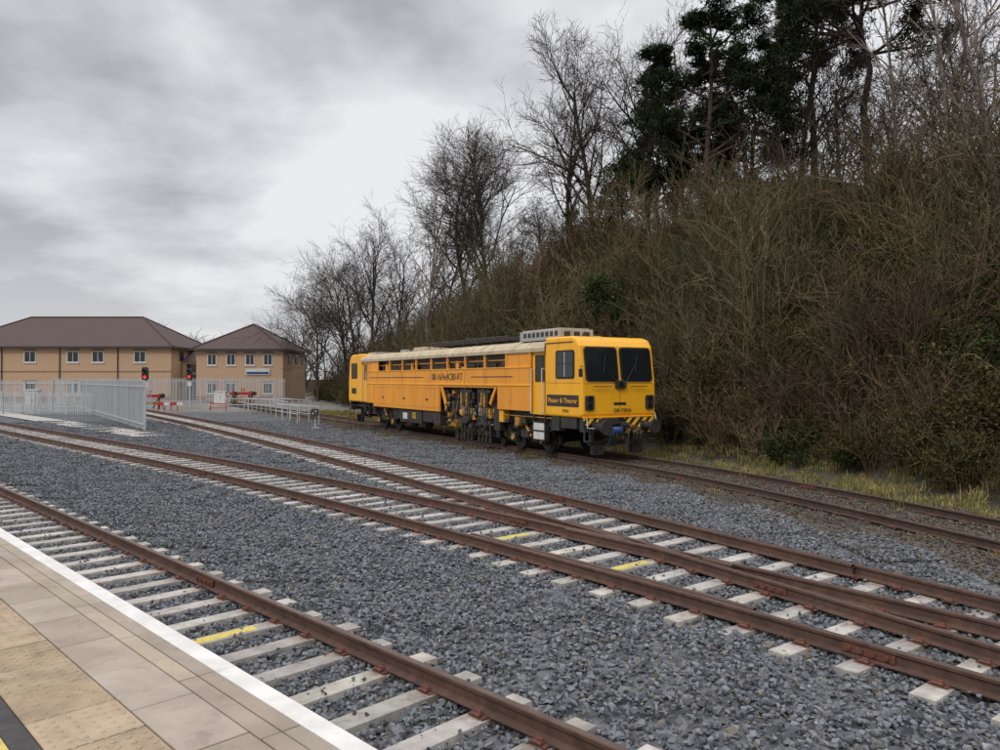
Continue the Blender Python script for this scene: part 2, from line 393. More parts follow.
def fasten(mb,p,d,zo=0):
    R=rotz(d)
    mb.box((p[0],p[1],-.162+zo),(.17,.26,.010),0,R)
    for s in (-1,1):
        c=R@Vector((0,s*.092,0)); mb.box((p[0]+c.x,p[1]+c.y,-.137+zo),(.085,.05,.036),0,R,top=(.7,.6))
        c=R@Vector((.0,s*.125,0)); mb.cyl((p[0]+c.x-d[0]*.05,p[1]+c.y-d[1]*.05,-.142+zo),(p[0]+c.x+d[0]*.05,p[1]+c.y+d[1]*.05,-.142+zo),.014,n=5,mi=0)
def fishplate(mb,line,i):
    p=line[i]; t=tang(line)[i]; R=rotz(t)
    for s in (-1,1):
        c=R@Vector((0,s*.028,0)); mb.box((p[0]+c.x,p[1]+c.y,-.085),(.5,.032,.075),0,R)
        for k in (-.18,-.06,.06,.18):
            c=R@Vector((k,s*.05,0)); mb.box((p[0]+c.x,p[1]+c.y,-.085),(.034,.03,.034),0,R)
def sleeper(sb,p,R,lo,hi,rails,zc,w,t):
    st={lo:0.15,hi:0.15}
    for r in rails:
        for dd,v in ((-.34,0),(-.14,.8),(0,1),(.14,.8),(.34,0)):
            if lo+.03<r+dd<hi-.03: st[round(r+dd,3)]=v
    ks=sorted(st); vs=[]
    for k in ks:
        for a,b in ((-w/2,-.1),(w/2,-.1),(w/2*.8,.1),(-w/2*.8,.1)):
            c=R@Vector((a,k,0)); vs.append((p[0]+c.x,p[1]+c.y,zc+b))
    n=len(ks); fs=[(0,1,2,3),tuple((n-1)*4+j for j in (3,2,1,0))]
    for i in range(n-1):
        for j in range(4):
            k=(j+1)%4; fs.append((i*4+k,i*4+j,(i+1)*4+j,(i+1)*4+k))
    o=sb.add(vs,fs,0,t)
    for i,k in enumerate(ks):
        for j in range(4): sb.S[o+i*4+j]=st[k]
def track(name,cen,bearer=None,skip=None,mat='conc',yellow=()):
    e=empty(name); rb=MB()
    L=offset(cen,G); Rr=offset(cen,-G); sweep(rb,L); sweep(rb,Rr)
    rb.build('rails',['rust','railtop'] if mat=='conc' else ['rustold','rust'],e)
    sb=MB(); fb=MB(); t=tang(cen)
    for i,(p,d) in enumerate(zip(cen,t)):
        R=rotz(d); nr=Vector((-d[1],d[0],0))
        lo,hi=-1.3,1.3; rails=[-G,G]
        if not (skip is not None and skip(i)):
            if bearer is not None:
                hi=bearer(i)
                if hi>1.31: rails+=[hi-1.3-G,hi-1.3+G]
            if i in yellow: 
                cc=Vector((p[0],p[1],0)); sb.box((cc.x+nr.x*.1,cc.y+nr.y*.1,-.163),(.15,.8,.006),1,R)
            jz=random.uniform(-.012,.001)-(.03 if mat=='wood' else 0)
            Rj=Matrix.Rotation(random.gauss(0,.014),3,'Z')@R; sh=random.gauss(0,.025)
            sleeper(sb,p,Rj,lo+sh,hi+sh,rails,-.265+jz,.27,gtint(.70,1.12))
        if p[1]<62 and p[1]>0:
            fasten(fb,p+np.array([nr.x,nr.y])*G,d); fasten(fb,p-np.array([nr.x,nr.y])*G,d)
    for i in range(9,len(L)-5,28): fishplate(fb,L,i)
    for i in range(20,len(L)-5,28): fishplate(fb,Rr,i)
    sb.build('sleepers',[mat,'yline'],e,bevel=.012,seg=1)
    fb.build('fastenings',['clip'],e)
    return e
def nearest(p,line):
    d=np.hypot(line[:,0]-p[0],line[:,1]-p[1]); k=int(np.argmin(d)); return k,d[k]
tB=tang(cB)
def bear(i):
    k,d=nearest(cB[i],cC)
    if d<2.85:
        nrm=np.array([-tB[i][1],tB[i][0]]); g=float(np.dot(cC[k]-cB[i],nrm)); return max(1.3,g+1.3)
    return 1.3
def skipC(i): return nearest(cC[i],cB)[1]<2.85
kB1=nearest((.3,12.6),cB)[0]; kB2=nearest((1.9,11.2),cB)[0]; kA=nearest((-3.2,7.9),cA)[0]
track('platform_track',cA,yellow=(kA,))
track('turnout_track',cB,bearer=bear,yellow=(kB1,kB2))
track('turnout_track',cC,skip=skipC)
eD=track('siding_track',cD,mat='wood')
mb=MB(); 
k=nearest(sn(-6.5,8),cB)[0]
seg=offset(cB,-G+.085)[k-4:k+5]; sweep(mb,seg,.01)
k=nearest(sn(-6.5,10),cC)[0]; sweep(mb,offset(cC,G-.085)[k-4:k+5],.01)
k=nearest(sn(-6.5,9.7),cB)[0]; sweep(mb,offset(cB,G-.09)[k-3:k+3],.003); 
k=nearest(sn(-6.5,9.7),cC)[0]; sweep(mb,offset(cC,-G+.09)[k-3:k+3],.003)
mb.build('check_rails',['rust','railtop'])

# ------------------------------------------------------------ platform
pe=empty('station_platform'); RP=rotz((R2,-R2)); mb=MB()
ZP=.915
def prow(n0,n1,ln,mi,s0=-40,s1=14,z=ZP,th=.06,gap=.008,tl=(.85,1.12),off=0):
    s=s0+off
    while s<s1:
        m=sn(s+ln/2,(n0+n1)/2); jz=random.uniform(-.002,.001) if gap else 0
        mb.box((m[0],m[1],z-th/2+jz),(ln-gap,n1-n0-gap,th),mi,RP,gtint(*tl)); s+=ln
prow(1.805,1.92,3.0,1,gap=.003); prow(1.71,1.803,.9,0); prow(1.605,1.71,.9,0,off=.0); prow(1.30,1.605,.6,0,off=.2)
prow(.90,1.30,.4,3); prow(.80,.898,6,4,gap=.001); prow(.70,.798,6,5,gap=.001)
for k in range(9): prow(.70-.6*(k+1),.70-.6*k,.6,0,off=.3*(k%2))
for i in range(int(13/.0667)):
    s=-9.0+i*.0667
    for j in range(6):
        m=sn(s,.90+.035+j*.066); mb.cyl((m[0],m[1],ZP-.003),(m[0],m[1],ZP+.004),.015,.011,7,3)
m=sn(-13,-.5-.6); 
mb.box((m[0],m[1],ZP-.13),(54,3.0*2-.02,.14),6,RP)
m=sn(-13,1.84-2.9); mb.box((m[0],m[1],.2),(54,5.8,1.0-.0),7,RP)
m=sn(-13,1.60); mb.box((m[0],m[1],ZP-.10),(54,.6,.07),6,RP)
mb.build('platform_slabs',['slab','white','slab','tactile','blackline','yline','grout','stonewall'],pe,bevel=.003,seg=1)

# ------------------------------------------------------------ on-track machine
ang=math.radians(30)
V0=(3.85,24.1,0)
ve=empty('track_maintenance_train',V0,ang)
W=1.5
def cabprof(y0,sgn):
    return [(y0+sgn*.06,1.30),(y0,1.42),(y0,2.40),(y0+sgn*.16,3.58),(y0+sgn*.32,3.82),(y0+sgn*.6,3.90),(y0+sgn*2.1,3.92),(y0+sgn*2.1,1.30)]
def pyz(mb,prof,x0,x1,mi=0): mb.prism(prof,(x0,0,0),(0,1,0),(0,0,1),(1,0,0),x1-x0,mi)
mb=MB(); pyz(mb,cabprof(0,1),-W,W); mb.build('front_cab',['yel'],ve,bevel=.09,seg=4)
mb=MB(); pyz(mb,cabprof(22.3,-1),-W,W); mb.build('rear_cab',['yel'],ve,bevel=.09,seg=4)
mb=MB()
up=Vector((0,.16,1.18)).normalized()
for cx,w in ((-.70,1.22),(.70,1.22)):
    c=Vector((cx,.085,3.0)); 
    mb.rrect(c+Vector((0,-.012,0)),(1,0,0),up,w+.09,1.12,.13,.02,1)
    mb.rrect(c+Vector((0,-.034,0)),(1,0,0),up,w-.02,1.02,.10,.012,0)
for cx in (-.2,.2):
    mb.cyl((cx,-.05,2.40),(cx*3.2,.02,3.0),.012,n=5,mi=1); mb.cyl((cx*3.2-.02,-.02,2.72),(cx*3.2+.1,.06,3.3),.014,n=5,mi=1)
for s in (-1,):
    mb.rrect((s*W+.005,.92,3.0),(0,-1,0),(0,0,1),1.05,.92,.10,.022,1)
    mb.rrect((s*W-.016,.92,3.0),(0,-1,0),(0,0,1),.92,.80,.07,.010,0)
mb.rrect((W-.005,.92,3.0),(0,1,0),(0,0,1),.92,.80,.07,.02,0)
mb.build('cab_windows',['glass','seal','yel'],ve)
mb=MB()
mb.b2(-W-.035,-W-.027,.905,.935,2.6,3.4,0)
mb.b2(-W-.035,-W-.027,.50,1.34,3.02,3.04,4)
for cx in (-1.22,1.22):
    mb.rrect((cx,.01,1.78),(1,0,0),(0,0,1),.34,.46,.06,.05,1)
    for zz in (1.9,1.68): mb.cyl((cx,-.03,zz),(cx,-.06,zz),.085,n=16,mi=3)
mb.rrect((0,.03,2.36),(1,0,0),(0,0,1),.42,.26,.05,.10,1)
mb.cyl((0,-.07,2.36),(0,-.09,2.36),.08,n=14,mi=3)
mb.rrect((-W+.01,1.07,1.83),(0,-1,0),(0,0,1),1.80,.38,.04,.016,1)
mb.rrect((.0,.02,1.74),(1,0,0),(0,0,1),.5,.09,.01,.024,4)
for y0 in (2.18,2.86): mb.path([(-W-.07,y0,1.35),(-W-.07,y0,2.9)],.018,6,2)
for y0 in (2.18,2.86):
    for zz in (1.38,2.88): mb.cyl((-W+.03,y0,zz),(-W-.07,y0,zz),.016,n=6,mi=2)
for cx in (-.75,.75): mb.path([(cx-.35,-.07,2.30),(cx+.35,-.07,2.30)],.014,6,1)
mb.b2(-1.36,1.36,-.004,.01,2.385,2.395,1); mb.b2(-.005,.005,-.004,.01,1.45,2.2,1)
for s in (-1,1):
    mb.path([(s*1.45,.02,2.9),(s*1.62,-.1,2.95),(s*1.62,-.1,2.6)],.012,5,1); mb.rrect((s*1.62,-.08,2.72),(1,0,0),(0,0,1),.14,.26,.03,.03,1)
mb.b2(-W-.02,-W+.01,.5,2.1,3.70,3.73,1)
mb.b2(-W-.004,-W+.01,2.08,2.1,1.35,3.7,1); mb.b2(-W-.004,-W+.01,.08,2.1,2.40,2.41,1)
mb.build('cab_fittings',['frame','blk','whitep','glass','seal'],ve)
def text(body,size,loc,fr,mat,ext=.003,name='lettering'):
    cu=bpy.data.curves.new(name,'FONT'); cu.body=body; cu.size=size; cu.extrude=ext; cu.align_x='CENTER'; cu.align_y='CENTER'
    cu.materials.append(MT[mat]); ob=bpy.data.objects.new(name,cu); scene.collection.objects.link(ob)
    ex,ey=(Vector(fr[0]),Vector(fr[1])); ez=ex.cross(ey)
    m=Matrix((ex,ey,ez)).transposed().to_4x4(); m.translation=loc; ob.parent=ve; ob.matrix_local=m
SF=((0,-1,0),(0,0,1)); FF=((1,0,0),(0,0,1))
text('Plasser & Theurer',.225,(-W-.012,1.07,1.83),SF,'yel')
text('DR 73924',.17,(.1,-.012,1.52),FF,'blk')
text('08-16/4x4C80-RT',.40,(-W-.008,9.6,2.62),SF,'blk')
text('73924',.15,(-W-.008,.9,1.50),SF,'blk')
mb=MB()   # 0 orange 1 cream 2 dark 3 yellow 4 grease
mb.b2(-1.15,1.15,2.1,20.3,1.2,3.6,2)
mb.b2(-W+.09,W-.09,2.1,3.0,1.32,3.55,3)
mb.b2(-W+.06,-W+.09,2.25,2.8,2.45,3.35,2)
random.seed(21)
for s in (-1,1):
    X0,X1=(s*W,s*(W-.07))
    mb.b2(X0,X1,3.0,19.3,2.33,2.93,0)
    k=0; yy=3.0
    while yy<19.2:
        ln=1.63; y1=min(yy+ln,19.3)
        if k in (0,9): mb.b2(X0-s*.03,X1,yy+.05,y1,2.93,3.46,0)
        else:
            mb.b2(s*(W-.26),s*(W-.29),yy,y1,2.93,3.46,4)
            mb.b2(s*(W-.12),s*(W-.15),yy+.1,y1-.05,3.22,3.25,0)
            for j in range(3):
                y2=random.uniform(yy+.15,y1-.4); mb.b2(s*(W-.15),s*(W-.25),y2,y2+random.uniform(.1,.35),2.95,random.uniform(3.0,3.3),random.choice([0,2,4,4]))
        mb.b2(X0,X1,yy,yy+.10,2.93,3.47,0); yy+=ln; k+=1
    mb.b2(X0,X1,19.22,19.3,2.93,3.47,0)
    for k,(a,b) in enumerate(((10.3,12.9),(12.93,15.5),(15.53,18.3))):
        mb.b2(X0-s*.0,X1,a,b,1.14,2.31,0); mb.b2(X0+s*.012,X0,a+.12,b-.12,1.30,1.33,0); mb.b2(X0+s*.012,X0,a+.12,b-.12,2.14,2.17,0)
        mb.b2(X0+s*.012,X0,a+.10,a+.13,1.33,2.14,0); mb.b2(X0+s*.012,X0,b-.13,b-.10,1.33,2.14,0); mb.b2(X0+s*.03,X0,(a+b)/2-.08,(a+b)/2+.08,1.6,1.68,2)
    mb.b2(X0,X1,3.0,5.3,1.42,2.31,0)
    mb.b2(X0+s*.03,X1,3.0,19.3,2.29,2.345,3)
    mb.b2(X0+s*.03,X1,3.0,19.3,2.93,2.965,3)
    mb.b2(X0,X1,18.33,19.3,1.3,2.31,0)
    mb.box((s*(W-.05),10.0,1.9),(.08,.14,1.0),0,Matrix.Rotation(-.5,3,'X'))
    mb.box((s*(W-.05),5.65,1.95),(.08,.14,.9),0,Matrix.Rotation(.6,3,'X'))
    mb.b2(X0-s*.02,X1,5.3,10.3,2.2,2.31,0)
for a in np.arange(3.05,19.3,1.63): mb.b2(-W-.006,-W,a,a+.012,2.36,2.92,2)
mb.build('body_sides',['ora','cream','blk','yel','grease'],ve,bevel=.012,seg=1)
mb=MB(); mb.b2(-W-.006,-W-.001,4.2,7.4,2.60,2.635,0); mb.b2(-W-.006,-W-.001,12.0,18.9,2.60,2.635,0); mb.build('side_stripe',['blk'],ve)
mb=MB(); pr=[(1.54,3.46),(1.55,3.58)]
for i in range(1,12):
    a=math.pi*i/12; pr.append((math.cos(a)*1.50,3.62+.31*math.sin(a)**.8))
pr+=[(-1.55,3.58),(-1.54,3.46)]
mb.prism(pr,(0,2.11,0),(1,0,0),(0,0,1),(0,1,0),18.1,0)
for a in np.arange(3.2,20,.815): mb.prism([(x_*1.005,z_+.014) for x_,z_ in pr],(0,a,0),(1,0,0),(0,0,1),(0,1,0),.05,0)
mb.build('roof',['cream'],ve,smooth=False)
mb=MB()
mb.b2(-1.25,.1,1.55,4.1,3.86,4.20,0); mb.b2(-1.2,.0,1.65,4.0,4.20,4.24,1)
for k in range(8): mb.b2(-1.26,-1.25,1.7+k*.28,1.88+k*.28,3.98,4.14,2)
for k in range(3): mb.b2(-1.1+k*.4,-.85+k*.4,1.54,1.55,3.95,4.12,2)
mb.b2(.3,1.1,2.4,3.6,3.88,4.06,1)
mb.b2(-.9,-.1,5.4,12.2,3.98,4.10,2); mb.path([(-1.05,5.2,4.14),(-1.05,12.4,4.14)],.03,6,2); mb.path([(-.2,5.2,4.16),(-.2,12.4,4.16)],.03,6,2)
for a in np.arange(5.4,12.4,1.15): mb.cyl((-1.05,a,3.82),(-1.05,a,4.14),.02,n=5,mi=2)
mb.box((-.6,8.0,4.18),(.3,2.6,.07),2,Matrix.Rotation(.04,3,'X')); mb.cyl((-.6,9.4,4.1),(-.6,9.4,4.34),.06,n=8,mi=2)
mb.b2(-1.0,.2,12.9,14.2,3.84,4.04,1); mb.b2(-.9,0,15.5,16.1,3.84,4.0,0)
mb.cyl((-.9,14.8,3.8),(-.9,14.8,4.15),.05,n=8,mi=2); mb.b2(-.6,.6,20.3,21.6,3.9,4.04,0)
mb.cyl((-.9,.7,3.85),(-.9,.7,4.02),.07,n=10,mi=2); mb.cyl((.9,.6,3.85),(.9,.6,3.98),.05,n=10,mi=2)
mb.build('roof_equipment',['grey','cream','blk'],ve,bevel=.02)
mb=MB()
mb.rrect((-W+.005,21.3,3.0),(0,-1,0),(0,0,1),.95,.85,.08,.022,1); mb.rrect((-W-.016,21.3,3.0),(0,-1,0),(0,0,1),.82,.73,.06,.01,0)
mb.b2(-W+.05,-W+.08,19.35,19.95,1.35,3.5,2); mb.b2(-W+.03,-W+.05,19.45,19.85,2.5,3.35,0)
mb.b2(-W-.02,-W-.002,21.0,21.7,1.75,2.05,1)
mb.b2(-1.4,1.4,19.3,20.25,1.32,3.6,2)
for y0 in (19.32,20.02): mb.path([(-W-.06,y0,1.3),(-W-.06,y0,2.9)],.018,6,3)
mb.build('rear_cab_details',['glass','seal','yel','whitep'],ve)
mb=MB()
for s in (-1,1):
    mb.b2(s*.95,s*1.12,.4,5.4,.98,1.30,0); mb.b2(s*.95,s*1.12,10.3,22,.98,1.22,0); mb.b2(s*.95,s*1.12,5.2,10.5,1.95,2.25,0)
    mb.b2(s*.95,s*1.12,5.2,5.5,1.1,2.2,0); mb.b2(s*.95,s*1.12,10.2,10.5,1.1,2.2,0)
for a in (1.2,3.8,5.4,10.4,13,15.5,17.5,21): mb.b2(-1,1,a,a+.2,1.0,1.2,0)
mb.b2(-1.40,-.75,12.4,14.9,.50,1.08,1); mb.b2(-1.42,-.8,11.2,12.2,.62,1.1,0); mb.b2(.75,1.4,11.4,15,.5,1.08,1)
mb.b2(-1.4,-.8,5.3,5.75,.6,1.5,0)
mb.b2(-1.42,-.95,10.4,11.1,.55,1.1,1); mb.b2(-1.43,-1.4,13.0,13.4,.7,1.0,2); mb.b2(-1.44,-1.4,14.0,14.5,.65,.95,3)
random.seed(33)
for k in range(26):
    y0=random.choice([random.uniform(1.2,5),random.uniform(10.5,21)]); mb.b2(-random.uniform(1.15,1.42),-1.0,y0,y0+random.uniform(.08,.35),random.uniform(.75,1.0),random.uniform(1.02,1.25),random.choice([0,0,1,1,2]))
for k in range(3): mb.cyl((-1.25,15.15+k*.32,.62),(-1.25,15.15+k*.32,1.1),.12,n=10,mi=1)
mb.path([(-1.38,10.5,1.1),(-1.38,21.8,1.1)],.022,5,1); mb.path([(-1.40,1.2,1.22),(-1.40,5.2,1.22)],.022,5,2)
mb.build('underframe',['blk','grease','dyel','whitep','chrome','ora'],ve,bevel=.02,seg=1)
def bogie(cy):
    e=empty('bogie'); e.parent=ve; mb=MB(); e.location=(0,cy,0)
    for s in (-1,1):
        for a in (-.95,.95):
            mb.cyl((s*.77,a,.42),(s*.90,a,.42),.42,n=28,mi=0); mb.cyl((s*.74,a,.42),(s*.78,a,.42),.455,n=28,mi=0)
            mb.cyl((s*.9,a,.42),(s*.93,a,.42),.32,n=24,mi=1); mb.cyl((s*.93,a,.42),(s*1.0,a,.42),.15,n=14,mi=0)
            mb.b2(s*.98,s*1.2,a-.17,a+.17,.27,.6,0); mb.cyl((s*1.2,a,.43),(s*1.24,a,.43),.12,n=12,mi=2)
            for k in (-.27,.27):
                for j in range(6): mb.cyl((s*1.1,a+k,.50+j*.06),(s*1.1,a+k,.53+j*.06),.085,n=10,mi=1)
        prf=[(-1.5,.62),(-1.3,.62),(-1.2,.72),(-.6,.72),(-.45,.42),(.45,.42),(.6,.72),(1.2,.72),(1.3,.62),(1.5,.62),(1.5,.82),(1.2,.92),(-1.2,.92),(-1.5,.82)]
        mb.prism(prf,(s*1.04-.07,0,0),(0,1,0),(0,0,1),(1,0,0),.16,0)
        mb.cyl((s*1.2,-.3,.5),(s*1.2,.1,.95),.05,n=8,mi=2)
        mb.b2(s*1.15,s*1.3,-.25,.25,.48,.7,1)
        for a in (-1.5,-.42,.42,1.5): mb.b2(s*.72,s*.86,a-.05,a+.05,.3,.62,1)
    for a in (-.95,.95): mb.cyl((-.75,a,.42),(.75,a,.42),.09,n=10,mi=0)
    mb.b2(-1.0,1.0,-.3,.3,.5,.9,0)
    ob=mb.build('bogie_frame',['blk','grease','dyel'],e,bevel=.008,seg=1)
bogie(3.7); bogie(17.3)
mb=MB() # 0 worn yellow 1 blk 2 grease 3 chrome 4 orange 5 white
random.seed(3)
mb.b2(-.9,.9,5.6,10.1,1.0,2.1,1)
for s in (-1,1):
    for cy in (6.6,8.1):
        mb.b2(s*.55,s*1.32,cy-.42,cy-.32,1.0,2.2,1); mb.b2(s*.55,s*1.32,cy+.32,cy+.42,1.0,2.2,1)
        mb.b2(s*.5,s*1.34,cy-.45,cy+.45,1.12,1.42,0)
        for k in (-.3,-.1,.1,.3):
            mb.cyl((s*1.27,cy+k,1.15),(s*1.29,cy+k*1.4,.55),.07,.05,8,1); mb.cyl((s*1.29,cy+k*1.4,.6),(s*1.31,cy+k*1.5,.25),.035,.03,8,2); mb.b2(s*1.27,s*1.36,cy+k*1.5-.05,cy+k*1.5+.05,.08,.25,2)
            mb.cyl((s*1.0,cy+k,1.15),(s*.98,cy+k*1.5,.3),.045,.035,8,2)
        for dk in (-.36,-.12,.12,.36):
            mb.cyl((s*1.38,cy+dk,2.0),(s*1.39,cy+dk*.9,1.45),.055,n=8,mi=random.choice([1,2,0])); mb.cyl((s*1.39,cy+dk*.9,1.45),(s*1.4,cy+dk*.8,1.1),.028,n=8,mi=3)
        mb.b2(s*1.30,s*1.42,cy-.2,cy+.2,.75,1.05,2)
        mb.cyl((s*1.34,cy,1.6),(s*1.34,cy,2.2),.1,n=12,mi=1)
        mb.b2(s*1.2,s*1.38,cy-.5,cy+.5,2.0,2.12,2)
    mb.b2(s*.7,s*1.3,9.1,9.9,.55,.85,0); mb.cyl((s*.78,9.3,.2),(s*.9,9.3,.2),.2,n=16,mi=2); mb.cyl((s*.78,9.8,.2),(s*.9,9.8,.2),.2,n=16,mi=2)
    mb.cyl((s*1.2,9.5,.85),(s*1.15,9.7,1.9),.06,n=8,mi=0); mb.cyl((s*1.3,9.2,.85),(s*1.2,9.0,1.9),.035,n=8,mi=3)
    mb.b2(s*.6,s*.75,5.9,16.0,.62,.78,0)
    mb.cyl((s*.77,5.95,.18),(s*.88,5.95,.18),.18,n=14,mi=2); mb.b2(s*.9,s*1.1,5.8,6.1,.3,.8,1)
    for k in range(44):
        y0=random.uniform(5.4,10.0); z0=random.uniform(.5,1.9)
        pts=[(s*(1.28+random.uniform(0,.14)),y0,z0)]
        for j in range(6): pts.append((s*(1.25+random.uniform(0,.18)),pts[-1][1]+random.uniform(-.2,.28),pts[-1][2]+random.uniform(-.16,.2)))
        mb.path(pts,random.choice([.014,.02,.026]),5,random.choice([1,1,1,2]))
    for k in range(60):
        y0=random.uniform(5.5,10.1); z0=random.uniform(.5,2.05); d=random.uniform(.06,.28)
        mb.b2(s*1.1,s*random.uniform(1.25,1.43),y0,y0+d,z0,z0+random.uniform(.05,.28),random.choice([0,0,1,1,2,2,2,1,4]))
    for k in range(10):
        y0=random.uniform(5.6,9.8); z0=random.uniform(.5,1.9); mb.cyl((s*1.3,y0,z0),(s*1.45,y0,z0),random.uniform(.05,.12),n=12,mi=random.choice([1,2,2,3]))
mb.build('tamping_units',['dyel','blk','grease','chrome','ora','whitep'],ve,bevel=.008,seg=1)
mb=MB()
mb.b2(-1.46,-1.30,2.15,2.2,.42,1.32,1); mb.b2(-1.46,-1.30,2.85,2.9,.42,1.32,1)
for zz in (.45,.75,1.05): mb.b2(-1.48,-1.22,2.15,2.9,zz,zz+.04,1)
mb.b2(-1.47,-1.44,2.2,2.85,.48,.74,0); mb.b2(-1.47,-1.44,2.2,2.85,.80,1.04,0)
mb.b2(-1.46,-1.2,1.3,1.75,.85,1.3,1); mb.b2(-1.42,-1.15,5.0,5.3,.95,1.4,2); mb.b2(-1.46,-1.25,.35,1.2,.95,1.29,1)
for y0 in (19.2,19.95): mb.b2(-1.42,-1.30,y0,y0+.05,.5,1.3,1)
for zz in (.5,.8,1.1): mb.b2(-1.44,-1.2,19.2,20,zz,zz+.04,1)
mb.build('steps',['whitep','blk','yel'],ve)
mb=MB() # 0 blk 1 haz 2 grease 3 blue 4 red 5 white 6 yellow
def nose(y0,s):
    f=lambda d: y0+s*d
    mb.b2(-1.42,1.42,f(.02),f(.25),.86,1.30,0)
    mb.b2(.16,1.44,f(-.025),f(.015),.80,1.29,1); mb.b2(-1.44,-.72,f(-.025),f(.015),1.08,1.29,1)
    for cx in (-.98,.98):
        mb.cyl((cx,f(.0),1.02),(cx,f(-.34),1.02),.13,n=16,mi=0); mb.cyl((cx,f(-.34),1.02),(cx,f(-.52),1.02),.09,n=12,mi=2)
        mb.cyl((cx,f(-.52),1.02),(cx,f(-.58),1.02),.23,n=24,mi=0)
        mb.b2(cx-.17,cx+.17,f(-.025),f(-.06),.86,1.18,0)
    mb.b2(-.14,.14,f(0),f(-.3),.95,1.15,2); mb.cyl((0,f(-.3),1.05),(0,f(-.46),1.12),.05,n=8,mi=2)
    mb.path([(0,f(-.34),1.0),(.02,f(-.42),.8),(0,f(-.40),.6),(0,f(-.34),.45)],.035,6,2)
    mb.box((0,f(-.36),.5),(.12,.08,.25),2)
    for k,(cx,mi) in enumerate(((-.62,3),(-.5,0),(-.38,0),(.32,0),(.46,0),(.6,0))):
        mb.path([(cx,f(-.03),1.0),(cx+.02,f(-.2),.95),(cx+.03,f(-.28),.75),(cx+.02,f(-.22),.52),(cx,f(-.1),.45)],.028,6,mi)
        mb.b2(cx-.035,cx+.035,f(-.03),f(-.09),.96,1.06,4 if k in (0,4) else 0)
    mb.cyl((-.48,f(-.18),.9),(-.12,f(-.18),.9),.13,n=12,mi=3); mb.b2(-.9,-.2,f(-.05),f(-.22),1.10,1.28,0)
    for cx in (-.8,.8):
        mb.b2(cx-.06,cx+.06,f(.3),f(.45),.12,.9,0); mb.box((cx,f(.1),.28),(.42,.05,.30),0)
    mb.b2(-1.1,1.1,f(.2),f(.26),.42,.56,0)
    for cx in (-1.3,1.3): mb.b2(cx-.12,cx+.12,f(.05),f(-.12),.55,.60,0); mb.b2(cx-.12,cx-.09,f(.05),f(-.02),.55,.9,0); mb.b2(cx+.09,cx+.12,f(.05),f(-.02),.55,.9,0)
    mb.path([(-1.38,f(-.08),1.3),(-1.38,f(-.12),1.0),(-1.1,f(-.12),.98)],.016,6,5); mb.path([(1.38,f(-.08),1.45),(1.38,f(-.16),1.2)],.016,6,5)
    mb.b2(-1.46,1.46,f(-.03),f(.05),1.30,1.345,6)
nose(0,1); nose(22.3,-1)
mb.build('buffer_beams',['blk','haz','grease','blue','redp','whitep','yel'],ve,bevel=.006,seg=1)

# ------------------------------------------------------------ buildings
def hip(mb,x0,x1,y0,y1,ze,zr,o=.55,mi=1):
    x0-=o;x1+=o;y0-=o;y1+=o; r=(y1-y0)/2; ym=(y0+y1)/2
    if x1-x0<=2*r+.01: a=b=(x0+x1)/2
    else: a,b=x0+r,x1-r
    V=[(x0,y0,ze),(x1,y0,ze),(x1,y1,ze),(x0,y1,ze),(a,ym,zr),(b,ym,zr)]
    mb.add(V,[(0,1,5,4),(1,2,5),(2,3,4,5),(3,0,4),(3,2,1,0)],mi)
    mb.b2(x0,x1,y0-.06,y0-.005,ze-.16,ze+.06,5)
    mb.b2(x1+.005,x1+.06,y0,y1,ze-.16,ze+.06,5)
    mb.cyl((a,ym,zr+.03),(b+.01,ym,zr+.03),.13,n=6,mi=1)
    for c in ((x0,y0),(x0,y1)): mb.cyl((c[0],c[1],ze+.05),(a,ym,zr+.04),.11,n=6,mi=1)
    for c in ((x1,y0),(x1,y1)): mb.cyl((c[0],c[1],ze+.05),(b,ym,zr+.04),.11,n=6,mi=1)
def win(mb,x,y,z,w=1.25,h=1.3):
    mb.b2(x-w/2-.07,x+w/2+.07,y-.05,y+.02,z-h/2-.07,z+h/2+.07,2); 
    for k in (-1,1): mb.b2(x+k*w/4-w/4+.04,x+k*w/4+w/4-.04,y-.06,y-.03,z-h/2+.03,z+h/2-.03,3)
    mb.b2(x-w/2-.15,x+w/2+.15,y-.1,y,z-h/2-.2,z-h/2-.075,2); mb.b2(x-w/2-.15,x+w/2+.15,y-.03,y,z+h/2+.08,z+h/2+.3,4)
BM=['brick','roof','frame','glass','brickd','blk','blue']
be=empty('office_building'); mb=MB(); YB=92
mb.b2(-68,-40.3,YB,YB+13,-.5,6.5,0); hip(mb,-68,-40.3,YB,YB+13,6.55,10.7)
for px in (-30,30,73,98,140): win(mb,P(px,YB),YB,5.35,1.35,1.25)
for px in (-10,30,73,98,140): win(mb,P(px,YB),YB,1.5,1.35,1.35)
for yy in (95,99,103): 
    mb.b2(-40.29,-40.24,yy-.6,yy+.6,4.9,6.1,3); mb.b2(-40.29,-40.24,yy-.6,yy+.6,1.2,2.3,3)
mb.b2(-68.02,-40.28,YB-.03,YB,-.3,.5,4); mb.b2(-68.02,-40.28,YB-.025,YB-.002,3.45,3.6,4)
for px in (2,60,118): mb.cyl((P(px,YB),YB-.1,0),(P(px,YB),YB-.1,6.5),.06,n=6,mi=5)
mb.build('walls_and_roof',BM,be)
be=empty('pavilion_building'); mb=MB()
mb.b2(-37.2,-26.6,YB,YB+10.6,-.3,6.2,0); hip(mb,-37.2,-26.6,YB,YB+10.6,6.25,9.7)
for px in (212,231,250,268): win(mb,P(px,YB),YB,5.0,1.0,1.25)
for px in (212,231,268): win(mb,P(px,YB),YB,1.5,1.1,1.2)
mb.b2(-37.22,-26.58,YB-.03,YB,-.3,.5,4)
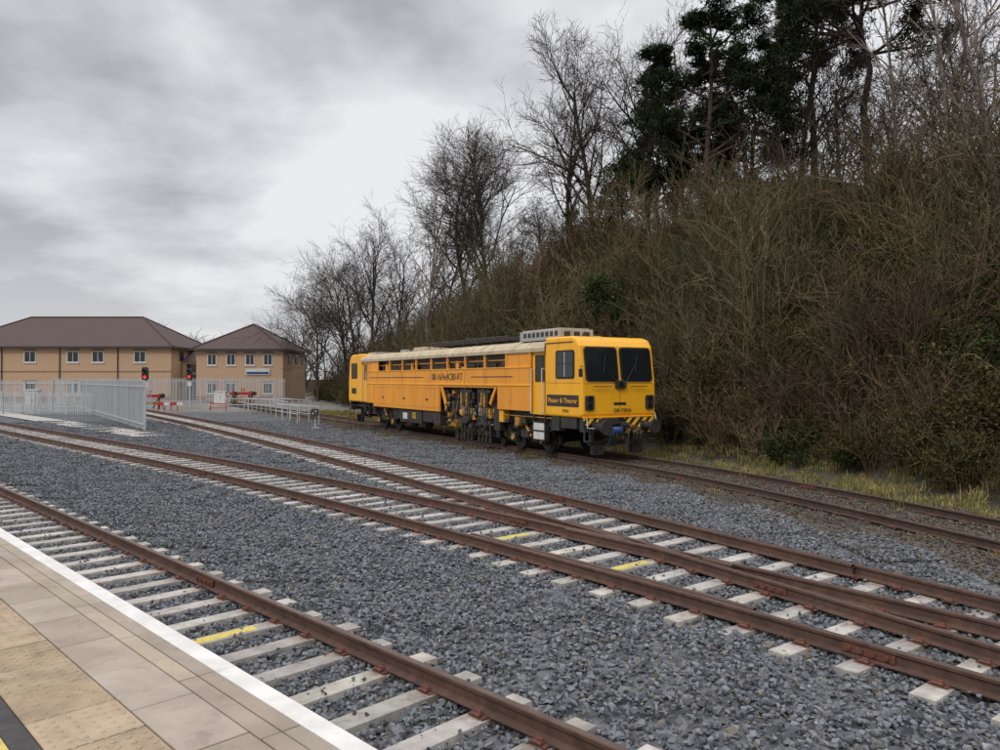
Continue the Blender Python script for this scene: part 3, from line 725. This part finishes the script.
mb.b2(P(246,YB),P(270,YB),YB-.12,YB-.07,3.1,3.9,2); mb.b2(P(247,YB),P(269,YB),YB-.14,YB-.125,3.2,3.5,6)
for yy in (95,98,101): mb.b2(-26.59,-26.54,yy-.6,yy+.6,4.6,5.8,3)
mb.build('walls_and_roof',BM,be)
be=empty('link_building'); mb=MB()
mb.b2(-40.2,-37.3,YB+3,YB+9,-.3,4.8,0); mb.prism([(0,4.8),(6.4,4.8),(3.2,6.4)],(-40.2,YB+2.8,0),(0,1,0),(0,0,1),(1,0,0),2.9,1)
mb.b2(-39.6,-38,YB+2.93,YB+3,0,3.2,3); mb.b2(-39.6,-38,YB+2.93,YB+3,3.5,4.5,3)
mb.build('walls_and_roof',['brick','roof','frame','glass'],be)

# ------------------------------------------------------------ fences
def palisade(name,p0,p1,h=2.6,sp=.155):
    mb=MB(); p0=np.array(p0,float);p1=np.array(p1,float); L=np.linalg.norm(p1-p0); d=(p1-p0)/L; R=rotz(d); n=int(L/sp)
    for i in range(n+1):
        p=p0+d*i*sp; g=-.25; z0=g+.06; z1=g+h+random.uniform(-.01,.01)
        w=.034
        vs=[]
        for zz,ww in ((z0,w),(z1-.12,w),(z1,.004)):
            for a,b in ((-ww,0),(0,-.018),(ww,0)): 
                c=R@Vector((a,b,0)); vs.append((p[0]+c.x,p[1]+c.y,zz))
        mb.add(vs,[(0,1,4,3),(1,2,5,4),(3,4,7,6),(4,5,8,7)],0,gtint(.85,1.1))
    i=0.0
    while i<=L:
        p=p0+d*i; mb.box((p[0]-d[1]*-.07,p[1]+d[0]*.07,-.3+h/2),(.06,.10,h),0,R); i+=2.75
    for zz in (.25,h-.5):
        c=(p0+p1)/2; mb.box((c[0]-d[1]*.03,c[1]+d[0]*.03,zz-.1),(L,.045,.06),0,R)
    return mb.build(name,['galv'])
palisade('palisade_fence',(-18.8,39.7),(-36.8,66),2.75)
palisade('palisade_fence',(-36.8,66),(-62,70),2.8)
palisade('palisade_fence',(-50,84),(-24,84),3.0)
palisade('palisade_fence',(-47,60),(-31,57.5),1.9)
mb=MB(); pth=np.array([(-52,72),(-41,61),(-30,49.5),(-20,39.2),(-16.4,35.4)]); 
for a,b in zip(pth[:-1],pth[1:]):
    d=(b-a)/np.linalg.norm(b-a); nrm=np.array([-d[1],d[0]])*.8
    mb.add([(a[0]-nrm[0],a[1]-nrm[1],-.13),(b[0]-nrm[0],b[1]-nrm[1],-.13),(b[0]+nrm[0],b[1]+nrm[1],-.13),(a[0]+nrm[0],a[1]+nrm[1],-.13)],[(0,1,2,3)],0)
mb.build('concrete_path',['path'])
def cabinet(x,y,w,d,h):
    mb=MB(); mb.b2(x-w/2,x+w/2,y-d/2,y+d/2,-.2,h-.08,0); mb.b2(x-w/2-.06,x+w/2+.06,y-d/2-.06,y+d/2+.06,h-.08,h,0)
    mb.b2(x-.01,x+.01,y-d/2-.01,y-d/2,0,h-.15,1); mb.b2(x+.05,x+.09,y-d/2-.04,y-d/2,h*.45,h*.55,1)
    mb.build('equipment_cabinet',['whitep','blk'],bevel=.01)
cabinet(P(34,60),60,.9,.6,1.75); cabinet(P(221,80),80,1.2,.7,1.3)
def signal(px,Y,zt):
    x=P(px,Y); mb=MB(); mb.cyl((x,Y,-.3),(x,Y,zt),.07,n=8,mi=0)
    mb.rrect((x,Y-.1,zt),(1,0,0),(0,0,1),.55,1.15,.12,.12,1); mb.b2(x-.15,x+.15,Y-.1,Y+.2,zt-.45,zt+.4,1)
    mb.cyl((x,Y-.22,zt-.28),(x,Y-.235,zt-.28),.12,n=16,mi=2)
    for k in (-.28,.15): 
        mb.cyl((x,Y-.2,zt+k+.12),(x,Y-.42,zt+k+.12),.14,.14,10,1,caps=False)
    mb.b2(x-.22,x+.22,Y-.15,Y-.1,zt-1.2,zt-.75,3)
    for k in range(6): mb.b2(x+.12,x+.4,Y+.05,Y+.08,.1+k*.3,.13+k*.3,0)
    mb.b2(x+.38,x+.41,Y+.04,Y+.09,-.3,zt-.5,0); mb.b2(x+.1,x+.13,Y+.04,Y+.09,-.3,zt-.5,0)
    mb.build('railway_signal',['galv','blk','redlamp','whitep'])
signal(146,66,3.05); signal(190,74,3.1)
mb=MB(); x,y=-10.2,41.5; mb.cyl((x,y,-.3),(x,y,.55),.04,n=8,mi=0); mb.rrect((x,y-.05,.7),(1,0,0),(0,0,1),.42,.42,.1,.16,1); mb.cyl((x-.08,y-.22,.66),(x-.08,y-.24,.66),.05,n=10,mi=0); mb.cyl((x+.08,y-.22,.78),(x+.08,y-.24,.78),.05,n=10,mi=0); mb.b2(x-.2,x+.2,y-.2,y+.2,-.3,-.12,2)
mb.build('ground_signal',['galv','blk','path'])
def bufstop(x,y,a):
    e=empty('buffer_stop',(x,y,-.0),a); mb=MB()
    for s in (-.84,.84):
        mb.b2(s-.05,s+.05,-.05,.05,-.16,1.25,0); mb.cyl((s,0,1.0),(s,1.6,-.1),.06,n=6,mi=0); mb.cyl((s,0,.6),(s,-1.0,-.1),.05,n=6,mi=0)
        mb.cyl((s*1.1,-.05,1.05),(s*1.1,-.45,1.05),.12,n=10,mi=4); mb.cyl((s*1.1,-.45,1.05),(s*1.1,-.5,1.05),.23,n=18,mi=2)
    mb.b2(-1.3,1.3,-.12,.05,.92,1.18,3); mb.b2(-.9,.9,-.1,.02,.3,.5,1); mb.cyl((0,-.1,1.5),(0,-.17,1.5),.09,n=12,mi=3); mb.b2(-.03,.03,-.05,.05,1.2,1.6,0)
    mb.build('frame',['rust','haz','blk','redp','dyel'],e,bevel=.01,seg=1)
kC=cC[2]; bufstop(cC[0][0],cC[0][1],math.radians(38)); bufstop(P(150,68),68,math.radians(44)); bufstop(P(245,86)+1,82,math.radians(30)); bufstop(P(262,86),80,math.radians(30))
def railing(p0,p1,h=1.1):
    mb=MB(); p0=np.array(p0,float);p1=np.array(p1,float); L=np.linalg.norm(p1-p0); n=max(2,int(L/1.6)); 
    for i in range(n+1):
        p=p0+(p1-p0)*i/n; mb.cyl((p[0],p[1],-.3),(p[0],p[1],h-.2),.03,n=6)
    for zz in (h-.2,h/2-.15,): mb.cyl((p0[0],p0[1],zz),(p1[0],p1[1],zz),.026,n=6)
    mb.build('handrail',['galv'])
railing((-13.9,49.9),(-10.8,44.8)); railing((-15.3,51.3),(-12.4,46.0)); railing((-23.5,69),(-15.6,55.2)); railing((-20.8,69),(-14.6,58)); railing((-25,64),(-17.5,63))
mb=MB()
for k in range(4):
    x=P(158,64)+k*.55; mb.b2(x,x+.5,63.9,64.1,.35,.6,k%2); mb.b2(x,x+.05,63.95,64.05,-.25,.35,0)
mb.build('site_barrier',['redp','whitep'])
mb=MB(); x=P(210,66)
mb.b2(x,x+1.5,66,66.12,.3,.45,0); mb.b2(x,x+.06,66,66.1,-.25,.3,0); mb.b2(x+1.4,x+1.46,66,66.1,-.25,.3,0); mb.b2(x,x+1.5,66,66.12,.0,.06,0)
mb.build('site_barrier',['redp'])

# ------------------------------------------------------------ vegetation
def rdir(d,angle,az):
    d=Vector(d).normalized(); u=d.orthogonal().normalized(); w=d.cross(u)
    return (d*math.cos(angle)+(u*math.cos(az)+w*math.sin(az))*math.sin(angle)).normalized()
def branch(mb,p,d,L,r,lv,maxlv,cfg,ends=None):
    n=cfg['seg'][min(lv,len(cfg['seg'])-1)]; kids=cfg['kids'][min(lv,len(cfg['kids'])-1)]
    sides=(7,5,4,3,3,3)[min(lv,5)]; p=Vector(p); d=Vector(d).normalized(); mi=0 if lv<cfg.get('twiglv',2) else 1
    pts=[p.copy()]; dirs=[d.copy()]; rad=[r]
    end=r*(.35 if lv<maxlv else .4); rb=lv>=cfg.get('rib',3)
    if rb: side=rdir(d,math.pi/2,random.uniform(0,6.28))
    for i in range(n):
        d=(d+Vector((random.gauss(0,1),random.gauss(0,1),random.gauss(0,1)))*cfg['wob']*(1 if lv else .45)+Vector((0,0,cfg['up'][min(lv,len(cfg['up'])-1)]))).normalized()
        q=pts[-1]+d*(L/n); r1=r+(end-r)*(i+1)/n
        if rb: mb.rib(pts[-1],q,rad[-1]*1.35,r1*1.35,side,mi)
        else: mb.cyl(pts[-1],q,rad[-1],r1,sides,mi,caps=False)
        pts.append(q); dirs.append(d.copy()); rad.append(r1)
    if ends is not None and lv>=cfg.get('endlv',2): ends.append((pts[-1],d)); ends.append((pts[len(pts)//2],d))
    if lv<maxlv:
        for k in range(kids):
            f=cfg['start'][min(lv,len(cfg['start'])-1)]; t=f+(1-f)*(k+random.random())/kids; t=min(t,.99); x=t*n; i=int(x); fr=x-i
            pp=pts[i].lerp(pts[i+1],fr); dd=rdir(dirs[i+1],random.uniform(*cfg['ang']),random.uniform(0,6.28))
            branch(mb,pp,dd,L*random.uniform(*cfg['lr'])*(1.15-.55*t if lv==0 else 1),max(rad[i]*.55,cfg['rmin']),lv+1,maxlv,cfg,ends)
def bare(name,px,Y,top,wide=1.0,mats=('bark','bark2'),seed=1,kids=(13,6,5,4),thick=1.0,lean=0,start=.25,rmin=.010,lv=4,base=None,ang=(.4,.95),up=(.03,.05,.06,.03)):
    random.seed(seed); x=P(px,Y); zb=hz(x,Y)-.2 if base is None else base; H=ZT(top,Y)-zb
    cfg=dict(seg=(7,5,4,2,2),kids=kids,wob=.13,up=up,start=(start,.25,.2,.2),ang=ang,lr=(.38*wide,.55*wide),rmin=rmin,twiglv=3)
    mb=MB(); branch(mb,(x,Y,zb),(lean,0,1),H*.93,H*.016*thick,0,lv,cfg); mb.build(name,list(mats),smooth=True)
K=[
('bare_tree',490,62,165,1.15,11,(18,9,8,6),.2),('bare_tree',470,66,185,1.0,12,(15,8,7,5),.25),
('bare_tree',548,60,212,1.0,13,(13,7,6,5),.2),('bare_tree',372,78,252,1.1,14,(15,8,6,5),.12),
('bare_tree',345,88,285,1.15,15,(15,7,6,5),.12),('bare_tree',318,94,300,1.15,16,(14,7,6,5),.12),
('bare_tree',600,54,78,1.05,17,(15,8,7,5),.3),('bare_tree',645,56,55,1.0,18,(14,8,6,5),.3),
('bare_tree',570,56,120,.95,19,(13,7,6,5),.3),('bare_tree',795,46,50,1.0,20,(15,8,6,5),.25),
('bare_tree',840,44,70,1.0,21,(14,8,6,5),.25),('bare_tree',745,50,90,1.0,22,(14,7,6,5),.25),
('bare_tree',930,40,20,1.0,23,(14,8,6,5),.2),('bare_tree',1030,36,10,1.0,24,(13,8,6,5),.2),
('bare_tree',400,72,262,1.05,25,(14,7,6,5),.12),('bare_tree',520,66,235,1.0,26,(13,7,6,5),.15),
('bare_tree',690,52,120,1.0,27,(13,7,6,5),.25),('bare_tree',300,104,322,1.2,28,(12,7,6,4),.08),
('bare_tree',360,84,275,1.2,29,(14,7,6,4),.08),
('bare_tree',800,42,115,1.0,71,(14,7,6,5),.15),('bare_tree',900,41,90,1.0,73,(14,8,6,5),.15),
('bare_tree',860,42.5,120,1.0,74,(14,7,6,5),.15),('bare_tree',960,36,70,1.0,75,(14,8,6,5),.15),('bare_tree',445,70,245,1.0,77,(14,7,6,4),.12)]
for nm,px,Y,top,w,sd,kd,st in K: bare(nm,px,Y,top,w,seed=sd,kids=kd,start=st)
for px,Y,top,sd in ((427,62,188,31),(415,64,215,32),(905,31,-25,33),(960,29,-60,34),(1002,24,-140,35),(985,33,40,36)):
    bare('birch_tree',px,Y,top,.62,('birch','birchtwig'),seed=sd,kids=(20,8,7),thick=.55,start=.22,lv=3,rmin=.007,ang=(.3,.7),up=(.02,.04,-.03,-.05),lean=random.uniform(-.06,.06))
def leafclump(mb,c,rad,n,l,w,mi,dark=1.0,flat=.7):
    for i in range(n):
        v=Vector((random.gauss(0,1),random.gauss(0,1),random.gauss(0,1)*flat)); v=v.normalized()*rad*random.random()**.5
        p=Vector(c)+v; a=Vector((random.gauss(0,1),random.gauss(0,1),random.gauss(0,.8)+.3)).normalized(); b=a.orthogonal().normalized()
        b=(Matrix.Rotation(random.uniform(0,6.28),3,a)@b)*w*random.uniform(.6,1.3); L=a*l*random.uniform(.6,1.3)
        g=dark*random.uniform(.55,1.5)*(.7+.6*(v.z/rad+.5))  # random leaf tint, plus light from above painted in as brighter clump tops
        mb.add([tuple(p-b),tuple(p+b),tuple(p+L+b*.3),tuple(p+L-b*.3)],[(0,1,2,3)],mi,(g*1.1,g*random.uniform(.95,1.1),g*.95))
def pine(px,Y,top,cw,cfrac,seed,nl=26,lean=0,dens=24):
    random.seed(seed); x=P(px,Y); zb=hz(x,Y)-.3; zt=ZT(top,Y); H=zt-zb; mb=MB(); R=H*.017
    pts=[Vector((x,Y,zb))]
    for i in range(8): pts.append(Vector((x+lean*(i+1)/8*H+random.gauss(0,.18),Y+random.gauss(0,.18),zb+H*(i+1)/8*.97)))
    for i in range(8): mb.cyl(pts[i],pts[i+1],R*(1-.1*i),R*(1-.1*(i+1)),9,0,caps=False)
    for k in range(nl):
        t=cfrac+(1-cfrac)*(k+random.random()*.8)/nl; xx=min(t*8,7.99); i=int(xx); p=pts[i].lerp(pts[i+1],xx-i)
        az=random.uniform(0,6.28); rel=(t-cfrac)/(1-cfrac); L=cw/2*(math.sin(math.pi*min(.97,rel*.72+.26)))**.6*random.uniform(.5,1.2)
        d=Vector((math.cos(az),math.sin(az),random.uniform(-.05,.5)))
        e=[]
        cfg=dict(seg=(4,3,2),kids=(7,4),wob=.2,up=(.03,.05,.05),start=(.35,.35),ang=(.45,1.0),lr=(.33,.55),rmin=.02,twiglv=9,endlv=1,rib=2)
        branch(mb,p,d,L,R*.32,0,2,cfg,e)
        for q,_ in e:
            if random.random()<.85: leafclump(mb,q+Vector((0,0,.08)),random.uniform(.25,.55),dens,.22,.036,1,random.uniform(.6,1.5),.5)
    mb.build('pine_tree',['pinebark','pine'])
pine(710,48,10,10,.32,41,32); pine(676,53,45,7.5,.38,42,20); pine(868,43,-60,12,.66,43,28,.0); pine(752,50,62,7.5,.38,44,22); pine(815,52,-30,8,.68,45,14); pine(660,56,110,6,.45,46,12)
def evergreen(name,px,Y,ytop,ybot,w,seed,mat='ivy'):
    random.seed(seed); x=P(px,Y); z1=ZT(ytop,Y); z0=min(ZT(ybot,Y),z1-1); zb=hz(x,Y)-.2; mb=MB()
    mb.cyl((x,Y,zb),(x,Y,z1-.5),.14,.05,7,0)
    n=int(26*w*(z1-z0)/4)+14
    for k in range(n):
        t=random.random(); ww=w/2*(math.sin(math.pi*(.12+.82*t)))**.6*(1-.25*t)*random.uniform(.7,1.3); a=random.uniform(0,6.28); r=ww*random.random()**.5
        c=Vector((x+math.cos(a)*r,Y+math.sin(a)*r,z0+(z1-z0)*t)); mb.cyl((x,Y,c.z-.3),tuple(c),.03,.012,4,0,caps=False)
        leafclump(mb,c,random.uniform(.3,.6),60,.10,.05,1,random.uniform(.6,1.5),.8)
    mb.build(name,['bark',mat])
evergreen('ivy_covered_tree',622,50,160,245,4.6,51); evergreen('holly_bush',572,54,212,268,2.8,52); evergreen('holly_bush',601,35,280,340,2.3,53)
evergreen('ivy_covered_tree',788,33,225,300,1.1,54); evergreen('holly_bush',180,120,337,375,5,56); evergreen('ivy_covered_tree',640,46,230,290,3,58); evergreen('holly_bush',690,36,250,290,2.0,59)
def shrub(seed,h,mats,arch=.0,stems=13,leaf=0,kids=(6,5),spread=.45,lean=.65,rt=.014):
    random.seed(seed); mb=MB()
    for k in range(stems):
        a=random.uniform(0,6.28); r=random.uniform(0,spread); ln=random.uniform(.05,lean)
        cfg=dict(seg=(5,3,2),kids=kids,wob=.17,up=(.06-arch*.25,.03-arch*.1,0),start=(.2,.15),ang=(.3,.9),lr=(.32,.6),rmin=.009,twiglv=9,rib=1)
        e=[] if leaf else None
        cfg['endlv']=1
        branch(mb,(math.cos(a)*r,math.sin(a)*r,-.2),(math.cos(a)*ln,math.sin(a)*ln,1),h*random.uniform(.6,1.1),rt,0,2,cfg,e)
        if leaf:
            for q,_ in e: 
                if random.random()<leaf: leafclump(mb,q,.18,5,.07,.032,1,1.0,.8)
    return mb.build('scrub_bush',list(mats),link=False)
shr=[shrub(61,2.4,('scrub','dleaf')),shrub(62,2.8,('scrub2','dleaf')),shrub(63,1.8,('scrub','dleaf'),.5,16,.4),shrub(64,3.4,('scrub','dleaf'),0,11),shrub(65,1.6,('scrub2','dleaf'),.6,16,.6),shrub(66,2.4,('scrub2','dleaf'),.2,14,.4),
 shrub(67,4.6,('scrub2','dleaf'),0,6,0,(10,5),.3,.25,.026),shrub(68,5.2,('scrub','dleaf'),0,5,0,(11,5),.3,.3,.03),shrub(69,2.2,('scrub3','dleaf'),.75,9,0,(3,2),.4,.8,.011),
 shrub(70,1.5,('scrub2','ivy'),.4,12,.9,(5,4))]
cs=coll_of('scrub_variants',shr)
rng=np.random.RandomState(5)
# jittered grid so the bank has no bare holes
gx2,gy2=np.meshgrid(np.arange(-45,34,.98),np.arange(6,108,.98)); N=gx2.size
xx=gx2.ravel()+rng.uniform(-.55,.55,N); yy=gy2.ravel()+rng.uniform(-.55,.55,N); zz,qq,_=terrain(xx,yy)
aa=-.5*xx+.866*yy; q0=2.9+np.clip(aa-45,0,200)*.2; rel=qq-q0
keep=(rel>.4)&(rel<15)&(np.abs(xx)<.76*yy+4)&(rng.rand(N)<np.where(rel<12,np.where(yy<50,1.0,.75),.45))
xx,yy,zz,rel=xx[keep],yy[keep],zz[keep],rel[keep]; N=len(xx)
sc=rng.uniform(.75,1.25,N)*np.clip(.55+rel*.22,.5,1.0)
patch=np.sin(xx*.45+yy*.3)+np.sin(yy*.5-xx*.28+1.3)+rng.normal(0,.6,N)
ix=np.where(patch>.0,rng.choice([0,2,3,0,7,2],N),rng.choice([1,4,5,1,6,5],N)); ix=np.where(rng.rand(N)<.08,rng.choice([6,7],N),ix)
ix=np.where(rng.rand(N)<.08,9,ix); ix=np.where((rel<3)&(rng.rand(N)<.15),8,ix)
ix=np.where((rel<2)&(ix>=6)&(ix<8),2,ix)
M_=2200; x2=rng.uniform(-12,26,M_); y2=rng.uniform(5,60,M_); z2,q2,_=terrain(x2,y2); r2=q2-(2.9+np.clip(-.5*x2+.866*y2-45,0,200)*.2)
kk=(r2>.35)&(r2<2.6)&(np.abs(x2)<.76*y2+4); x2,y2,z2=x2[kk],y2[kk],z2[kk]; m2=len(x2)
xx=np.r_[xx,x2]; yy=np.r_[yy,y2]; zz=np.r_[zz,z2]; sc=np.r_[sc,rng.uniform(.35,.75,m2)]; ix=np.r_[ix,rng.choice([2,4,5,9,0],m2)]; N=len(xx); print('shrubs',N)
instancer('bank_scrub',np.c_[xx,yy,zz].tolist(),rng.uniform(0,6.28,N).tolist(),sc.tolist(),ix.astype(int).tolist(),cs)
def tuft(seed,h):
    random.seed(seed); mb=MB()
    for k in range(50):
        a=random.uniform(0,6.28); r=random.random()**.5*.28; p=Vector((math.cos(a)*r,math.sin(a)*r,-.03)); b=random.uniform(0,6.28)
        l=random.uniform(.1,.7)*h; d=Vector((math.cos(b),math.sin(b),0)); w=Vector((-d.y,d.x,0))*.007; hh=h*random.uniform(.4,1.1); g=random.uniform(.6,1.3)
        m=p+d*l*.3+Vector((0,0,hh*.6)); t=p+d*l+Vector((0,0,hh*random.uniform(.6,1)))
        mb.add([tuple(p-w),tuple(p+w),tuple(m+w),tuple(m-w),tuple(t)],[(0,1,2,3),(3,2,4)],0,(g,g,g*.9))
    return mb.build('grass_tuft',['grassd'],link=False)
ct=coll_of('grass_variants',[tuft(71,.2),tuft(72,.32),tuft(73,.14),tuft(74,.45)])
N=26000; xx=rng.uniform(-22,26,N); yy=rng.uniform(4,62,N); zz,qq,_=terrain(xx,yy); nzz=np.sin(xx*.8+yy*1.1)+np.sin(xx*1.9-yy*.7)
keep=(((qq>1.7+nzz*.3)&(qq<4.8)&(rng.rand(N)<.9))|((qq>.9)&(qq<2)&(rng.rand(N)<.14))|((qq<-1)&(qq>-3)&(rng.rand(N)<.02)))&(np.abs(xx)<.76*yy+4)
xx,yy,zz=xx[keep],yy[keep],zz[keep]; N=len(xx); print('tufts',N)
instancer('verge_grass',np.c_[xx,yy,zz].tolist(),rng.uniform(0,6.28,N).tolist(),rng.uniform(.5,1.15,N).tolist(),rng.randint(0,4,N).tolist(),ct)
mb=MB(); e=empty('old_brick_hut',(P(856,37),37,hz(P(856,37),37)+.75),math.radians(28))
mb.b2(-3.1,3.1,0,3.0,-2.5,2.3,0); mb.prism([(-.35,2.3),(3.35,2.3),(3.0,2.5),(0,2.5)],(-3.3,0,0),(0,1,0),(0,0,1),(1,0,0),6.6,1); mb.b2(-.6,.4,-.03,.02,.3,1.8,2)
mb.build('hut_walls',['oldbrick','stonewall','blk'],e,bevel=.03,seg=1)
mb=MB(); random.seed(10)
for k in range(100):
    px=random.uniform(-60,420); Y=random.uniform(125,170); x=P(px,Y); top=ZT(random.uniform(336,362),Y)
    cfg=dict(seg=(4,3,3),kids=(10,6),wob=.15,up=(.03,.05,.05),start=(.1,.2),ang=(.3,.9),lr=(.35,.55),rmin=.03,twiglv=9,rib=1)
    branch(mb,(x,Y,-.3),(0,0,1),top,.16,0,2,cfg)
mb.build('distant_trees',['bark2'])

# ------------------------------------------------------------ sky and light
w=bpy.data.worlds.new('World'); scene.world=w; w.use_nodes=True; nt=w.node_tree; nt.nodes.clear()
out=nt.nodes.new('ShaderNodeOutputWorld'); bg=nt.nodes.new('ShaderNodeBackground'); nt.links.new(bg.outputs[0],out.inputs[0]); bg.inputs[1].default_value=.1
sky=nt.nodes.new('ShaderNodeTexSky'); sky.sky_type='NISHITA'; sky.sun_disc=False; sky.sun_elevation=math.radians(42); sky.sun_rotation=math.radians(215)
tc=nt.nodes.new('ShaderNodeTexCoord'); sx=nt.nodes.new('ShaderNodeSeparateXYZ'); nt.links.new(tc.outputs['Generated'],sx.inputs[0])
def mth(op,a,b=None):
    n=nt.nodes.new('ShaderNodeMath'); n.operation=op
    for i,v in enumerate((a,b)):
        if v is None: continue
        if hasattr(v,'is_output'): nt.links.new(v,n.inputs[i])
        else: n.inputs[i].default_value=v
    return n.outputs[0]
zc=mth('ADD',mth('MAXIMUM',sx.outputs[2],0.0),.2)
cv=nt.nodes.new('ShaderNodeCombineXYZ'); nt.links.new(mth('DIVIDE',sx.outputs[0],zc),cv.inputs[0]); nt.links.new(mth('DIVIDE',sx.outputs[1],zc),cv.inputs[1]); cv.inputs[2].default_value=1.9
n1=noise(nt,.7,5,.5,cv.outputs[0],.3); n2=noise(nt,2.2,4,.6,cv.outputs[0],.0)
f=mth('ADD',mth('MULTIPLY',n1,.74),mth('MULTIPLY',n2,.26))
side=nt.nodes.new('ShaderNodeMapRange'); nt.links.new(sx.outputs[0],side.inputs[0]); side.inputs[1].default_value=-.6; side.inputs[2].default_value=.25; side.inputs[3].default_value=-.035; side.inputs[4].default_value=.03
f=mth('ADD',f,side.outputs[0])
cl=mixc(nt,ramp(nt,f,.415,.56),(4.1,4.1,4.45),(8.7,8.7,8.95))
hor=nt.nodes.new('ShaderNodeMapRange'); nt.links.new(sx.outputs[2],hor.inputs[0]); hor.inputs[1].default_value=0; hor.inputs[2].default_value=.22; hor.inputs[3].default_value=.75; hor.inputs[4].default_value=0
cl=mixc(nt,hor.outputs[0],cl,(7.7,7.7,7.9))
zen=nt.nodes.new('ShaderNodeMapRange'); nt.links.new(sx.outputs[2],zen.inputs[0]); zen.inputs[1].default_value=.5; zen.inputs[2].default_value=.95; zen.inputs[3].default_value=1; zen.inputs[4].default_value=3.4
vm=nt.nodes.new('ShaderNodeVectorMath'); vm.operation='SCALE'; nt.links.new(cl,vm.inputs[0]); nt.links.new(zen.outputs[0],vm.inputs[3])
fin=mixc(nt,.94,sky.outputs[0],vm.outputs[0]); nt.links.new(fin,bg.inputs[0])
sl=bpy.data.lights.new('sun','SUN'); sl.energy=1.4; sl.angle=math.radians(14); sl.color=(1,.96,.9)
so=bpy.data.objects.new('sun',sl); scene.collection.objects.link(so)
el=math.radians(42); az=math.radians(215)
dv=Vector((math.sin(az)*math.cos(el),math.cos(az)*math.cos(el),math.sin(el))); so.rotation_euler=(dv).to_track_quat('Z','Y').to_euler()
scene.view_settings.view_transform='Standard'; scene.view_settings.look='None'; scene.view_settings.exposure=0

cam=bpy.data.cameras.new('camera'); cam.sensor_width=36; cam.lens=27.04; cam.clip_end=6000; cam.clip_start=.05
co=bpy.data.objects.new('camera',cam); scene.collection.objects.link(co); co.location=(0,0,CAMZ); co.rotation_euler=(math.radians(90+.38),0,0)
scene.camera=co
